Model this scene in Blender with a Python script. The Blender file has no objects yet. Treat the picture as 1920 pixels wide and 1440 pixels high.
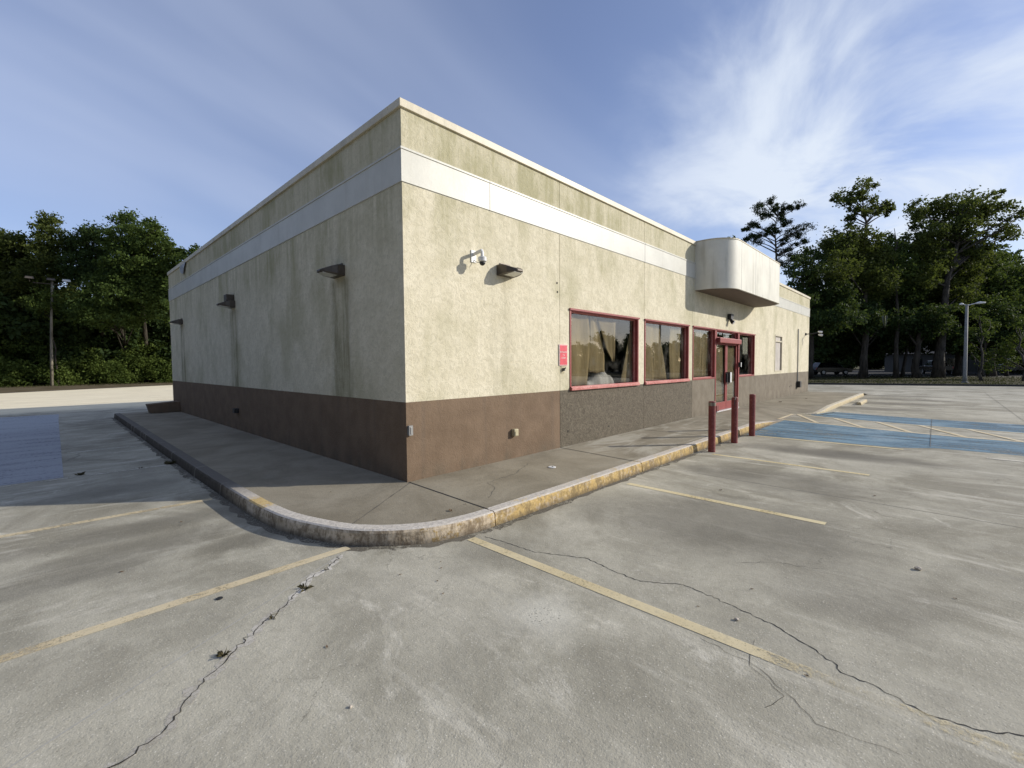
import bpy, bmesh, math, random
import numpy as np
from mathutils import Vector, Matrix
R = math.radians
random.seed(7)
sc = bpy.context.scene
COL = sc.collection
Z0 = -0.15                                   # level of the parking lot; 0 is the sidewalk

# ------------------------------------------------------------------ materials
class NT:
    """small helper round a node tree"""
    def __init__(s, name, world=False):
        if world:
            s.m = bpy.data.worlds.new(name)
        else:
            s.m = bpy.data.materials.new(name)
        s.m.use_nodes = True
        s.t = s.m.node_tree
        s.t.nodes.clear()
    def n(s, typ, **kw):
        nd = s.t.nodes.new(typ)
        for k, v in kw.items(): setattr(nd, k, v)
        return nd
    def put(s, sock, v):
        if isinstance(v, bpy.types.NodeSocket): s.t.links.new(v, sock)
        elif v is not None:
            if sock.type == 'RGBA' and not hasattr(v, '__len__'): v = (v, v, v, 1)
            elif sock.type == 'RGBA' and len(v) == 3: v = (*v, 1)
            sock.default_value = v
    def ma(s, op, a, b=None, c=None, clamp=False):
        nd = s.n('ShaderNodeMath', operation=op, use_clamp=clamp)
        for i, v in enumerate((a, b, c)):
            if v is not None: s.put(nd.inputs[i], v)
        return nd.outputs[0]
    def add(s, a, b): return s.ma('ADD', a, b)
    def sub(s, a, b): return s.ma('SUBTRACT', a, b)
    def mul(s, a, b): return s.ma('MULTIPLY', a, b)
    def mix(s, f, a, b, blend='MIX'):
        nd = s.n('ShaderNodeMix', data_type='RGBA', blend_type=blend)
        s.put(nd.inputs[0], f); s.put(nd.inputs[6], a); s.put(nd.inputs[7], b)
        return nd.outputs[2]
    def ss(s, v, lo, hi, a=0.0, b=1.0):        # smoothstep
        nd = s.n('ShaderNodeMapRange', interpolation_type='SMOOTHSTEP')
        s.put(nd.inputs[0], v)
        flip = lo > hi
        if flip: lo, hi, a, b = hi, lo, b, a
        nd.inputs[1].default_value = lo; nd.inputs[2].default_value = hi
        nd.inputs[3].default_value = a; nd.inputs[4].default_value = b
        return nd.outputs[0]
    def pos(s):
        if not hasattr(s, '_p'):
            g = s.n('ShaderNodeTexCoord'); s._p = g.outputs['Object']
            x = s.n('ShaderNodeSeparateXYZ'); s.t.links.new(s._p, x.inputs[0])
            s._x, s._y, s._z = x.outputs
        return s._p
    def xyz(s): s.pos(); return s._x, s._y, s._z
    def vec(s, x, y, z):
        c = s.n('ShaderNodeCombineXYZ')
        for i, v in enumerate((x, y, z)): s.put(c.inputs[i], v)
        return c.outputs[0]
    def scale(s, v, sx, sy, sz):
        nd = s.n('ShaderNodeVectorMath', operation='MULTIPLY')
        s.put(nd.inputs[0], v); nd.inputs[1].default_value = (sx, sy, sz)
        return nd.outputs[0]
    def noise(s, v, sc_=1.0, det=3.0, rough=.55, dist=0.0, out=0):
        nd = s.n('ShaderNodeTexNoise')
        s.put(nd.inputs['Vector'], v); nd.inputs['Scale'].default_value = sc_
        nd.inputs['Detail'].default_value = det; nd.inputs['Roughness'].default_value = rough
        nd.inputs['Distortion'].default_value = dist
        return nd.outputs[out]
    def voro(s, v, sc_, feature='F1', rnd=1.0):
        nd = s.n('ShaderNodeTexVoronoi', feature=feature)
        s.put(nd.inputs['Vector'], v); nd.inputs['Scale'].default_value = sc_
        nd.inputs['Randomness'].default_value = rnd
        return nd.outputs['Distance']
    def ramp(s, v, *stops):
        nd = s.n('ShaderNodeValToRGB'); s.put(nd.inputs[0], v)
        e = nd.color_ramp.elements
        while len(e) < len(stops): e.new(.5)
        for el, (p, c) in zip(e, stops):
            el.position = p; el.color = (*c, 1) if len(c) == 3 else c
        return nd.outputs[0]
    def bump(s, h, strength=.3, dist=.01):
        nd = s.n('ShaderNodeBump'); nd.inputs['Strength'].default_value = strength
        nd.inputs['Distance'].default_value = dist; s.put(nd.inputs['Height'], h)
        return nd.outputs[0]
    def bsdf(s, col, rough=.8, metal=0.0, normal=None, spec=None, alpha=None, trans=None):
        b = s.n('ShaderNodeBsdfPrincipled')
        s.put(b.inputs['Base Color'], col); s.put(b.inputs['Roughness'], rough); s.put(b.inputs['Metallic'], metal)
        if normal is not None: s.t.links.new(normal, b.inputs['Normal'])
        if spec is not None: s.put(b.inputs['Specular IOR Level'], spec)
        if alpha is not None: s.put(b.inputs['Alpha'], alpha)
        o = s.n('ShaderNodeOutputMaterial'); s.t.links.new(b.outputs[0], o.inputs[0])
        return s.m
    def gauss(s, x, c, w):                     # 1 at c, 0 at |x-c|>w
        return s.ss(s.ma('ABSOLUTE', s.sub(x, c)), w, 0.0)

def plain(name, col, rough=.6, metal=0.0, var=.12, scale=9.0, spec=None):
    g = NT(name); p = g.pos()
    f = g.noise(p, scale, 3)
    c = g.mix(g.ss(f, .3, .7), tuple(v*(1-var) for v in col), tuple(min(1, v*(1+var)) for v in col))
    return g.bsdf(c, rough, metal, spec=spec)

def make_stucco():
    g = NT('cream_stucco'); p = g.pos(); x, y, z = g.xyz()
    mott = g.noise(p, 3.2, 5, .65)
    fine = g.noise(p, 38, 4, .7)
    trowel = g.noise(p, 13, 3, .6, .8)
    base = g.mix(g.ss(mott, .32, .68), (.61, .58, .475), (.70, .67, .57))
    base = g.mix(g.mul(g.ss(trowel, .46, .62), .40), base, (.475, .45, .36))
    base = g.mix(g.mul(g.ss(fine, .50, .68), .36), base, (.42, .395, .315))
    # rain streaks: long vertical noise, strong right under the band and the coping
    str_ = g.noise(g.scale(p, 5.5, 5.5, .5), 1.0, 5, .68, .6)
    blot = g.noise(g.scale(p, .9, .9, .6), 1.0, 4, .6)
    under = g.ss(z, 2.5, 3.9)
    under = g.mul(under, g.ss(z, 3.95, 3.9))
    par = g.ss(z, 4.3, 4.42)
    sd = g.ss(x, .05, .0, .30, .62)
    m = g.mul(g.ss(str_, .36, .70), g.add(g.mul(under, sd), g.mul(par, .42)))
    m = g.add(m, g.mul(par, g.ss(mott, .30, .72, .02, .34)))
    m = g.add(m, g.mul(g.ss(blot, .46, .68), .46))
    m = g.ma('MINIMUM', m, .82)
    col = g.mix(m, base, (.335, .325, .205))
    # run-off below the lamps of the side wall and below the front lamp
    run = None
    wob = g.mul(g.sub(g.noise(g.scale(p, 2, 2, 1.1), 1.0, 3), .5), .22)
    for yc in (1.79, 7.46, 13.24):
        yy = g.add(y, wob)
        side = g.ss(x, .05, 0.0)
        a = g.mul(g.ma('MINIMUM', g.mul(g.gauss(yy, yc, .46), 1.7), 1.0), side)
        inner = g.mul(g.gauss(yy, yc - .02, .13), g.ss(z, 1.6, 2.5))
        a = g.sub(a, g.mul(inner, .55))
        run = a if run is None else g.add(run, a)
    fr = g.mul(g.mul(g.gauss(g.add(x, wob), 1.80, .36), g.ss(y, .05, 0.0)), .40)
    fr2 = g.mul(g.mul(g.gauss(g.add(x, wob), 16.9, .30), g.ss(y, .05, 0.0)), .45)
    run = g.mul(g.add(g.add(run, fr), fr2), g.ss(z, 2.98, 2.86))
    run = g.mul(g.mul(g.ma('MAXIMUM', run, 0.0), g.add(.25, g.mul(g.ss(str_, .34, .62), .85))), g.ss(g.noise(g.scale(p, 3, 3, 1.1), 1.0, 5, .7), .30, .58, .25, 1.0))
    col = g.mix(g.ma('MINIMUM', g.mul(run, .80), .8), col, (.205, .195, .125))
    # one paler repaint patch above the front lamp
    pt = g.mul(g.mul(g.gauss(x, 1.875, .21), g.gauss(z, 3.07, .10)), g.ss(y, .05, 0))
    col = g.mix(g.mul(g.ss(pt, .02, .05), .55), col, (.56, .52, .42))
    col = g.mix(1.0, col, (1.04, 1.0, .90), blend='MULTIPLY')
    h = g.add(g.mul(g.noise(p, 70, 3, .6), .5), g.mul(trowel, .9))
    return g.bsdf(col, .92, normal=g.bump(h, .85, .014), spec=.2)

def make_brown():
    g = NT('brown_base_paint'); p = g.pos(); x, y, z = g.xyz()
    front = g.ss(y, .06, .0)
    rough = g.mul(g.mul(g.ss(x, 3.30, 3.315), g.ss(x, 9.41, 9.40)), front)
    far = g.mul(g.ss(x, 9.40, 9.41), front)
    m = g.noise(p, 2.6, 5, .65); f = g.noise(p, 34, 4, .75); t = g.noise(p, 14, 3, .6, 1.5)
    smooth = g.mix(g.ss(m, .3, .7), (.155, .108, .078), (.20, .142, .105))
    agg = g.mix(g.ss(g.add(g.mul(f, .45), g.mul(t, .55)), .36, .66), (.085, .071, .058), (.170, .148, .122))
    fr = g.mix(g.ss(m, .3, .7), (.165, .14, .115), (.225, .195, .165))
    c = g.mix(rough, smooth, agg); c = g.mix(far, c, fr)
    dirt = g.mul(g.ss(z, .28, .0), g.ss(g.noise(g.scale(p, 3, 3, 1), 1, 4), .4, .65))
    c = g.mix(g.mul(dirt, .5), c, (.10, .088, .07))
    drip = g.mul(g.ss(g.noise(g.scale(p, 6, 6, .4), 1, 3), .55, .72), .25)
    c = g.mix(1.0, c, (1.0, .99, .88), blend='MULTIPLY')
    c = g.mix(drip, c, (.11, .09, .07))
    return g.bsdf(c, .85, normal=g.bump(g.add(t, g.mul(f, .6)), .6, .012), spec=.25)

def make_band(name, a, b, lines=(), rough=.45, spec=.4, dirt=.25):
    g = NT(name); p = g.pos(); x, y, z = g.xyz()
    m = g.noise(p, 1.7, 4, .6)
    c = g.mix(g.ss(m, .3, .7), a, b)
    s_ = g.noise(g.scale(p, 5, 5, .5), 1, 4)
    c = g.mix(g.mul(g.ss(s_, .5, .75), dirt), c, (.33, .31, .24))
    f = g.noise(p, 45, 3); c = g.mix(g.mul(g.ss(f, .55, .7), .12), c, (.4, .39, .34))
    for l in lines:
        c = g.mix(g.mul(g.ss(g.ma('ABSOLUTE', g.sub(x, l)), .016, .008), .80), c, (.12, .115, .10))
    c = g.mix(1.0, c, (1.0, .975, .90), blend='MULTIPLY')
    return g.bsdf(c, rough, normal=g.bump(g.noise(p, 25, 3), .12, .01), spec=spec)

def make_lot():
    g = NT('lot_concrete'); p = g.pos(); x, y, z = g.xyz()
    big = g.noise(p, .22, 4, .6); med = g.noise(p, 1.1, 5, .65, .4)
    fine = g.noise(p, 16, 4, .7); grit = g.noise(p, 95, 2, .6)
    c = g.mix(g.ss(med, .30, .70), (.250, .240, .208), (.410, .398, .355))
    c = g.mix(g.mul(g.ss(big, .50, .68), .55), c, (.47, .458, .42))
    big2 = g.noise(g.scale(p, .5, .42, 1), 1.0, 5, .65, .7)
    dxn = g.sub(x, -2.2); dyn = g.sub(y, -4.3)
    worn = g.ss(g.ma('SQRT', g.add(g.mul(dxn, dxn), g.mul(dyn, dyn))), 1.3, 3.4)
    c = g.mix(g.mul(g.mul(g.ss(big2, .47, .62), g.add(.12, g.mul(worn, .88))), .72), c, (.185, .174, .143))
    # broom / tyre scuffs: across the bays in front, along them at the side
    s1 = g.noise(g.scale(p, 2.4, .45, 1), 1.0, 5, .7, .3)
    s2 = g.noise(g.scale(p, .45, 2.4, 1), 1.0, 5, .7, .3)
    side = g.ss(g.sub(x, y), -.6, -2.2)
    sc1 = g.mix(side, s1, s2)
    c = g.mix(g.mul(g.ss(sc1, .53, .72), .55), c, (.62, .605, .565))
    c = g.mix(g.mul(g.ss(sc1, .47, .30), .45), c, (.255, .248, .228))
    pale = g.noise(g.scale(p, 1.0, .7, 1), 1.3, 8, .78, 1.1)
    c = g.mix(g.mul(g.ss(pale, .56, .74), .60), c, (.68, .665, .625))
    c = g.mix(g.mul(g.ss(fine, .48, .72), .38), c, (.245, .235, .205))
    c = g.mix(g.mul(g.ss(grit, .62, .74), .55), c, (.74, .73, .70))
    c = g.mix(g.mul(g.ss(grit, .40, .28), .50), c, (.15, .147, .135))
    # oil and tyre stains in the middle of the bays
    st = None
    wob = g.mul(g.sub(g.noise(p, 1.4, 4), .5), 1.0)
    for (cx, cy, rx, ry, k) in ((6.72, -3.6, .55, 1.9, .75), (3.9, -2.85, .45, .9, .60), (4.1, -4.3, .6, .8, .2),
                                (17.4, -3.6, .8, 1.8, .65), (20.2, -3.8, .8, 1.9, .65), (23.0, -3.8, .8, 1.9, .6), (25.7, -3.8, .7, 1.8, .55),
                                (-2.7, .3, 1.3, .35, .35), (-2.9, 3.2, 1.2, .4, .35), (-.6, -2.2, .6, .35, .25), (1.6, -3.4, 1.2, 1.5, .55), (1.2, -2.3, .6, .6, .40), (3.9, -3.4, .8, 1.4, .45), (.9, -4.6, .8, .8, .3), (-2.6, 1.0, 1.6, .30, .40), (-3.4, .0, 1.0, .25, .45), (-1.9, -.2, .5, .25, .35)):
        dx = g.ma('DIVIDE', g.sub(x, cx), rx); dy = g.ma('DIVIDE', g.sub(y, cy), ry)
        r2 = g.add(g.add(g.mul(dx, dx), g.mul(dy, dy)), wob)
        a = g.mul(g.ss(r2, 1.25, .0), k)
        st = a if st is None else g.ma('MAXIMUM', st, a)
    c = g.mix(st, c, (.105, .100, .090))
    # pale spalled patch with pits close to the camera
    dx = g.sub(x, -1.04); dy = g.sub(y, -3.16)
    r2 = g.add(g.ma('SQRT', g.add(g.mul(dx, dx), g.mul(dy, dy))), g.mul(g.sub(g.noise(p, 4, 4), .5), .5))
    c = g.mix(g.mul(g.ss(r2, .42, .05), .32), c, (.70, .70, .68))
    pits = g.mul(g.ss(g.noise(p, 60, 2), .60, .66), g.ss(r2, .16, .04))
    c = g.mix(g.mul(pits, .8), c, (.05, .05, .045))
    # the lot turns paler behind the building
    back = g.ss(g.add(y, g.mul(g.sub(med, .5), 2.0)), 18.5, 21.5)
    palec = g.mix(g.ss(s2, .35, .65), (.66, .60, .475), (.79, .735, .60))
    palec = g.mix(g.mul(g.ss(g.noise(g.scale(p, .25, .9, 1), 1, 5), .58, .7), .45), palec, (.50, .46, .38))
    c = g.mix(back, c, palec)
    # hairline craze cracks in worn areas
    wv = g.n('ShaderNodeVectorMath', operation='MULTIPLY_ADD'); g.put(wv.inputs[0], g.noise(p, 2.2, 5, .7, out=1)); wv.inputs[1].default_value = (.55, .55, 0); g.put(wv.inputs[2], p)
    cr = g.voro(wv.outputs[0], 1.3, 'DISTANCE_TO_EDGE')
    w2 = g.ss(g.noise(p, .55, 3), .50, .62)
    c = g.mix(g.mul(g.mul(g.ss(cr, .008, .001), w2), .45), c, (.07, .068, .06))
    # even warm tint over the whole lot
    c = g.mix(1.0, c, (1.15, 1.105, .975), blend='MULTIPLY')
    rough = g.ss(med, .3, .7, .80, .93)
    h = g.add(g.mul(grit, .5), g.add(fine, g.mul(med, .4)))
    return g.bsdf(c, rough, normal=g.bump(h, .45, .010), spec=.25)

def make_walk():
    g = NT('walk_concrete'); p = g.pos(); x, y, z = g.xyz()
    med = g.noise(p, .9, 5, .65, .5); fine = g.noise(p, 18, 4, .7); grit = g.noise(p, 90, 2)
    s_ = g.noise(g.scale(p, .5, 1.5, 1), 1.2, 5, .65, .8)
    c = g.mix(g.ss(med, .32, .68), (.235, .212, .172), (.345, .318, .270))
    pale = g.mul(g.ss(s_, .47, .66), g.mul(g.ss(x, 2.2, 4.5), g.ss(x, 12, 6)))
    c = g.mix(g.mul(pale, .85), c, (.54, .525, .485))
    c = g.mix(g.mul(g.ss(s_, .56, .74), .3), c, (.34, .33, .30))
    c = g.mix(g.mul(g.ss(fine, .52, .72), .35), c, (.16, .150, .130))
    c = g.mix(g.mul(g.ss(grit, .62, .75), .4), c, (.42, .41, .38))
    c = g.mix(1.0, c, (1.0, .96, .84), blend='MULTIPLY')
    c = g.mix(1.0, c, (.90, .90, .90), blend='MULTIPLY')
    return g.bsdf(c, .9, normal=g.bump(g.add(fine, g.mul(grit, .5)), .4, .01), spec=.25)

def make_kerb():
    g = NT('kerb_painted'); p = g.pos(); x, y, z = g.xyz()
    nz = g.n('ShaderNodeNewGeometry'); sp = g.n('ShaderNodeSeparateXYZ'); g.t.links.new(nz.outputs['True Normal'], sp.inputs[0])
    top = g.ss(sp.outputs[2], .5, .8)
    med = g.noise(p, 3.0, 5, .7); fine = g.noise(p, 22, 4, .75); drip = g.noise(g.scale(p, 8, 8, 4.0), 1.0, 6, .74, .6)
    conc = g.mix(g.ss(med, .3, .7), (.44, .355, .245), (.66, .56, .42))
    conc = g.mix(top, conc, g.mix(g.ss(fine, .35, .65), (.48, .44, .38), (.66, .61, .53)))
    # yellow paint left mostly on the front face, a few flakes on top
    frontk = g.ss(x, -.25, .35)
    keep = g.add(g.add(g.mul(frontk, .175), g.mul(g.ss(x, -1.3, -.5), .07)), g.mul(g.ss(med, .35, .65), .22))
    keep = g.sub(keep, g.mul(top, .20))
    keep = g.add(keep, g.mul(g.mul(g.gauss(y, .55, .75), g.ss(x, -1.2, -1.5)), .55))
    keep = g.mul(keep, g.add(g.ss(x, -1.45, -1.0, .0, 1.0), g.mul(top, g.gauss(y, .55, .85))))
    ym = g.ss(g.add(g.mul(fine, .75), keep), .58, .70)
    yel = g.mix(g.ss(drip, .35, .65), (.47, .31, .09), (.66, .49, .20))
    c = g.mix(g.mul(ym, .85), conc, yel)
    grime = g.mul(g.ss(g.add(g.mul(drip, .7), g.mul(fine, .3)), .43, .58), g.sub(1.0, g.mul(top, .88)))
    c = g.mix(g.mul(grime, .72), c, (.125, .085, .045))
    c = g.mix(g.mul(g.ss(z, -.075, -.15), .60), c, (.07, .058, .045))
    # the side kerb is bare and black with mould, with pale runs of old paint
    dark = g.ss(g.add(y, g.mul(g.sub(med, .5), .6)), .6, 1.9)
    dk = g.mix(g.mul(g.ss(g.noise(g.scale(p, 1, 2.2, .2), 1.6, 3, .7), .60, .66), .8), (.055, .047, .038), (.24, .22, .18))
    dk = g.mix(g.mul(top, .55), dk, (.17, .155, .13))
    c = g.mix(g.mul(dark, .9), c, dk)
    farw = g.mul(g.ss(x, 13.2, 14), .6)
    c = g.mix(g.mul(farw, g.ss(fine, .38, .5)), c, (.62, .56, .40))
    return g.bsdf(c, .88, normal=g.bump(g.add(fine, med), .6, .012), spec=.2)

def make_paint(name, a, b, wear, fade_axis=None):
    """worn road paint: where it has gone the concrete below shows"""
    g = NT(name); p = g.pos(); x, y, z = g.xyz()
    f = g.noise(p, 20, 4, .75); m = g.noise(p, 1.6, 4, .6); grit = g.noise(p, 95, 2)
    c = g.mix(g.ss(m, .3, .7), a, b)
    c = g.mix(g.mul(g.ss(f, .5, .7), .35), c, (.27, .25, .21))
    al = g.add(g.mul(f, .6), g.mul(m, .55))
    al = g.sub(al, g.mul(g.ss(grit, .55, .75), .12))
    if fade_axis is not None:
        ax, lo, hi, k = fade_axis
        al = g.sub(al, g.mul(g.ss((x, y)[ax], lo, hi), k))
    return g.bsdf(c, .85, alpha=g.ss(al, wear-.10, wear+.08, 0.04, .93), spec=.25)

def make_blue(name):
    g = NT(name); p = g.pos(); x, y, z = g.xyz()
    f = g.noise(p, 14, 4, .75); m = g.noise(p, .9, 5, .65)
    s_ = g.noise(g.scale(p, 3.2, .40, 1), 1.0, 6, .75, .5)             # tyre scuffs run into the bay
    c = g.mix(g.ss(s_, .34, .62), (.050, .125, .195), (.205, .320, .395))
    c = g.mix(g.mul(g.ss(m, .50, .70), .55), c, (.32, .40, .44))
    c = g.mix(g.mul(g.ss(f, .48, .66), .45), c, (.07, .13, .18))
    al = g.add(g.add(g.mul(f, .35), g.mul(s_, .35)), g.mul(m, .30))
    return g.bsdf(c, .85, alpha=g.ss(al, .38, .53, .25, .92), spec=.25)

def make_red(name, a=(.225, .034, .030), b=(.28, .052, .046), pale=(.42, .16, .14), k=.30):
    g = NT(name); p = g.pos()
    m = g.noise(p, 2.2, 4, .6); f = g.noise(p, 26, 4, .7)
    c = g.mix(g.ss(m, .3, .7), a, b)
    c = g.mix(g.mul(g.ss(f, .48, .7), k), c, pale)
    return g.bsdf(c, .5, normal=g.bump(f, .15, .005), spec=.4)

def make_glass(name='window_glass'):
    g = NT(name)
    geo = g.n('ShaderNodeNewGeometry'); dp = g.n('ShaderNodeVectorMath', operation='DOT_PRODUCT')
    g.t.links.new(geo.outputs['Normal'], dp.inputs[0]); g.t.links.new(geo.outputs['Incoming'], dp.inputs[1])
    k1 = g.sub(1.0, g.ma('ABSOLUTE', dp.outputs['Value']))                 # Schlick, same from both faces
    schlick = g.add(.045, g.mul(.955, g.ma('POWER', k1, 5.0)))
    p = g.pos(); du = g.noise(p, 2.5, 4)
    gl = g.n('ShaderNodeBsdfGlossy'); gl.inputs['Roughness'].default_value = .012
    gl.inputs['Color'].default_value = (.95, .97, .97, 1)
    tr = g.n('ShaderNodeBsdfTransparent'); tr.inputs['Color'].default_value = (.86, .86, .84, 1)
    di = g.n('ShaderNodeBsdfDiffuse'); di.inputs['Color'].default_value = (.32, .31, .27, 1)
    a = g.n('ShaderNodeMixShader'); g.put(a.inputs[0], g.mul(g.ss(du, .45, .75), .10))
    g.t.links.new(tr.outputs[0], a.inputs[1]); g.t.links.new(di.outputs[0], a.inputs[2])
    b = g.n('ShaderNodeMixShader'); g.put(b.inputs[0], schlick)
    g.t.links.new(a.outputs[0], b.inputs[1]); g.t.links.new(gl.outputs[0], b.inputs[2])
    o = g.n('ShaderNodeOutputMaterial'); g.t.links.new(b.outputs[0], o.inputs[0])
    return g.m

def make_paper(name, a, b):
    g = NT(name); p = g.pos()
    m = g.noise(g.scale(p, 5, 1, .8), 1.0, 4, .6); f = g.noise(p, 30, 3)
    c = g.mix(g.ss(m, .3, .7), a, b)
    c = g.mix(g.mul(g.ss(f, .5, .7), .15), c, (.2, .17, .1))
    return g.bsdf(c, .8, normal=g.bump(m, .35, .03), spec=.2)

def make_leaf(name, dark, light, trans=.35):
    g = NT(name); p = g.pos()
    geo = g.n('ShaderNodeNewGeometry'); ri = geo.outputs['Random Per Island']
    cl = g.noise(p, .55, 3, .6)
    f = g.ma('ADD', g.mul(ri, .45), g.mul(g.ss(cl, .32, .68), .55))
    c = g.mix(f, dark, light)
    d = g.n('ShaderNodeBsdfPrincipled'); g.put(d.inputs['Base Color'], c); d.inputs['Roughness'].default_value = .7
    d.inputs['Specular IOR Level'].default_value = .12
    t = g.n('ShaderNodeBsdfTranslucent'); g.put(t.inputs['Color'], g.mix(.5, c, (.10, .13, .015)))
    mx = g.n('ShaderNodeMixShader'); mx.inputs[0].default_value = trans
    g.t.links.new(d.outputs[0], mx.inputs[1]); g.t.links.new(t.outputs[0], mx.inputs[2])
    o = g.n('ShaderNodeOutputMaterial'); g.t.links.new(mx.outputs[0], o.inputs[0])
    return g.m

def make_bark(name, a, b):
    g = NT(name); p = g.pos()
    f = g.noise(g.scale(p, 3, 3, .6), 1.5, 5, .7)
    return g.bsdf(g.mix(g.ss(f, .35, .65), a, b), .9, normal=g.bump(f, .8, .05), spec=.15)

def make_earth(name, a, b, c2, sc_=.6):
    g = NT(name); p = g.pos()
    m = g.noise(p, sc_, 5, .65); f = g.noise(p, 9, 4, .75)
    c = g.mix(g.ss(m, .35, .65), a, b); c = g.mix(g.mul(g.ss(f, .48, .66), .6), c, c2)
    return g.bsdf(c, .95, normal=g.bump(f, .8, .05), spec=.1)

M = {}
M['stucco'] = make_stucco()
M['brown'] = make_brown()
M['band'] = make_band('white_band_paint', (.50, .505, .475), (.57, .575, .545), lines=(1.55, 6.55, 11.5, 16.6, 21.5))
M['coping'] = make_band('coping_metal', (.52, .475, .375), (.62, .575, .465), rough=.5, dirt=.45)
M['canopy'] = make_band('canopy_metal', (.60, .595, .545), (.70, .695, .64), lines=(10.42, 11.75, 13.2), rough=.52, spec=.3, dirt=.45)
M['soffit'] = plain('soffit_brown', (.12, .085, .06), .7)
M['joint'] = plain('joint_dark', (.035, .032, .026), .9)
M['roof'] = plain('roof_felt', (.22, .21, .2), .9)
M['inside'] = plain('inside_paint', (.16, .15, .13), .9)
M['insidefloor'] = plain('inside_floor', (.12, .11, .10), .7)
M['lot'] = make_lot(); M['walk'] = make_walk(); M['kerb'] = make_kerb()
M['yellow'] = make_paint('yellow_line_paint', (.66, .54, .29), (.74, .64, .40), .47)
M['yellow_fade'] = make_paint('yellow_line_worn', (.62, .51, .29), (.70, .60, .38), .47, (1, -3.9, -4.9, .22))
M['yellow_side'] = make_paint('yellow_line_side', (.62, .50, .30), (.70, .60, .40), .49, (0, -2.2, -3.6, .03))
M['white_line'] = make_paint('pale_line_worn', (.62, .58, .47), (.70, .66, .56), .52)
M['hatch'] = make_paint('hatch_paint', (.66, .55, .34), (.76, .66, .46), .38)
M['blue'] = make_blue('blue_bay_paint')
def make_blue_side():
    g = NT('blue_side_paint'); p = g.pos(); x, y, z = g.xyz()
    m = g.noise(p, .6, 4); f = g.noise(p, 20, 3)
    c = g.mix(g.ss(m, .3, .7), (.335, .35, .375), (.375, .39, .415))
    c = g.mix(g.ss(y, 12.6, 12.8), c, (.40, .42, .44))
    sk = g.noise(g.scale(p, .5, 3.0, 1), 1.0, 6, .75, .4)
    c = g.mix(g.mul(g.ss(sk, .5, .72), .45), c, (.44, .44, .42))
    c = g.mix(g.mul(g.ss(sk, .48, .30), .35), c, (.22, .235, .26))
    return g.bsdf(c, .8, alpha=g.ss(g.add(g.mul(f, .5), g.mul(sk, .5)), .32, .50, .35, .95), spec=.25)
M['blue_side'] = make_blue_side()
M['red'] = make_red('red_frame_paint')
M['red_pale'] = make_red('red_sill_faded', (.42, .12, .10), (.55, .22, .19), (.68, .40, .35), .6)
M['bollard'] = make_red('maroon_bollard_paint', (.16, .032, .030), (.20, .045, .040), (.42, .22, .17), .25)
M['glass'] = make_glass()
M['paper'] = make_paper('kraft_paper', (.24, .185, .095), (.35, .275, .15))
M['paper_dark'] = make_paper('kraft_paper_dark', (.20, .152, .078), (.29, .23, .125))
M['cloth'] = make_paper('dust_sheet', (.34, .33, .31), (.60, .59, .56))
M['notice'] = make_paper('notice_paper', (.42, .42, .36), (.52, .52, .45))
M['bronze'] = plain('bronze_fixture', (.085, .070, .055), .42, .4, spec=.5)
M['black'] = plain('black_plastic', (.02, .02, .02), .5)
M['white'] = plain('white_plastic', (.68, .68, .66), .4)
M['lens'] = plain('lens_cover', (.55, .54, .48), .2, spec=.7)
M['grey'] = plain('grey_metal', (.27, .27, .26), .5, .4)
M['pale_box'] = plain('pale_box', (.42, .37, .23), .6)
M['sign_red'] = plain('sign_red', (.62, .05, .075), .5, var=.1)
M['sign_white'] = plain('sign_white', (.82, .70, .66), .5, var=.05)
M['panel'] = make_band('boarded_panel', (.40, .375, .36), (.52, .49, .475), rough=.7, dirt=.6)
M['leafA'] = make_leaf('leaf_mid_green', (.028, .050, .014), (.115, .165, .040), .4)
M['leafB'] = make_leaf('leaf_olive', (.034, .048, .014), (.130, .155, .038), .45)
M['leafC'] = make_leaf('leaf_dark', (.022, .040, .015), (.072, .112, .034), .35)
M['leafD'] = make_leaf('leaf_bush', (.034, .058, .013), (.130, .175, .038))
M['pine'] = make_leaf('pine_needles', (.012, .022, .010), (.040, .060, .018), .15)
M['bark'] = make_bark('bark_grey', (.030, .026, .020), (.085, .074, .058))
M['moss'] = plain('moss_grey', (.13, .14, .10), .9)
M['woodpole'] = make_bark('pole_wood', (.13, .115, .085), (.30, .27, .21))
M['galv'] = plain('pole_concrete', (.20, .20, .185), .7, var=.2)
M['earth'] = make_earth('soil_grass', (.060, .062, .026), (.085, .075, .040), (.13, .105, .06))
M['dirt'] = make_earth('dirt_strip', (.105, .080, .048), (.17, .135, .088), (.07, .075, .03))
M['verge'] = make_earth('verge_grass', (.040, .042, .018), (.065, .058, .028), (.10, .08, .048), .3)
M['asphalt'] = make_earth('asphalt', (.045, .045, .045), (.06, .06, .058), (.075, .073, .07))
M['pathc'] = plain('path_concrete', (.30, .29, .26), .9)
M['joint_pale'] = plain('joint_pale', (.40, .385, .34), .95)
M['crack'] = plain('crack_dark', (.030, .028, .023), .95)
M['joint_lot'] = plain('joint_filler', (.10, .095, .082), .95)
M['spall'] = make_paint('spalled_edge', (.44, .40, .33), (.66, .62, .54), .56)
M['crack_gap'] = make_paint('crack_gap', (.03, .028, .022), (.06, .055, .045), .46)
M['grime'] = make_paint('kerb_grime', (.10, .088, .065), (.17, .15, .115), .55)
M['weed'] = make_leaf('weed_dry', (.035, .030, .014), (.10, .085, .045), .1)
M['grass'] = make_leaf('grass_blades', (.035, .040, .016), (.085, .080, .035), .2)
M['litter'] = plain('dead_leaf', (.16, .105, .06), .9, var=.4)
M['stone'] = plain('pale_stone', (.48, .42, .34), .9)
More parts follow.
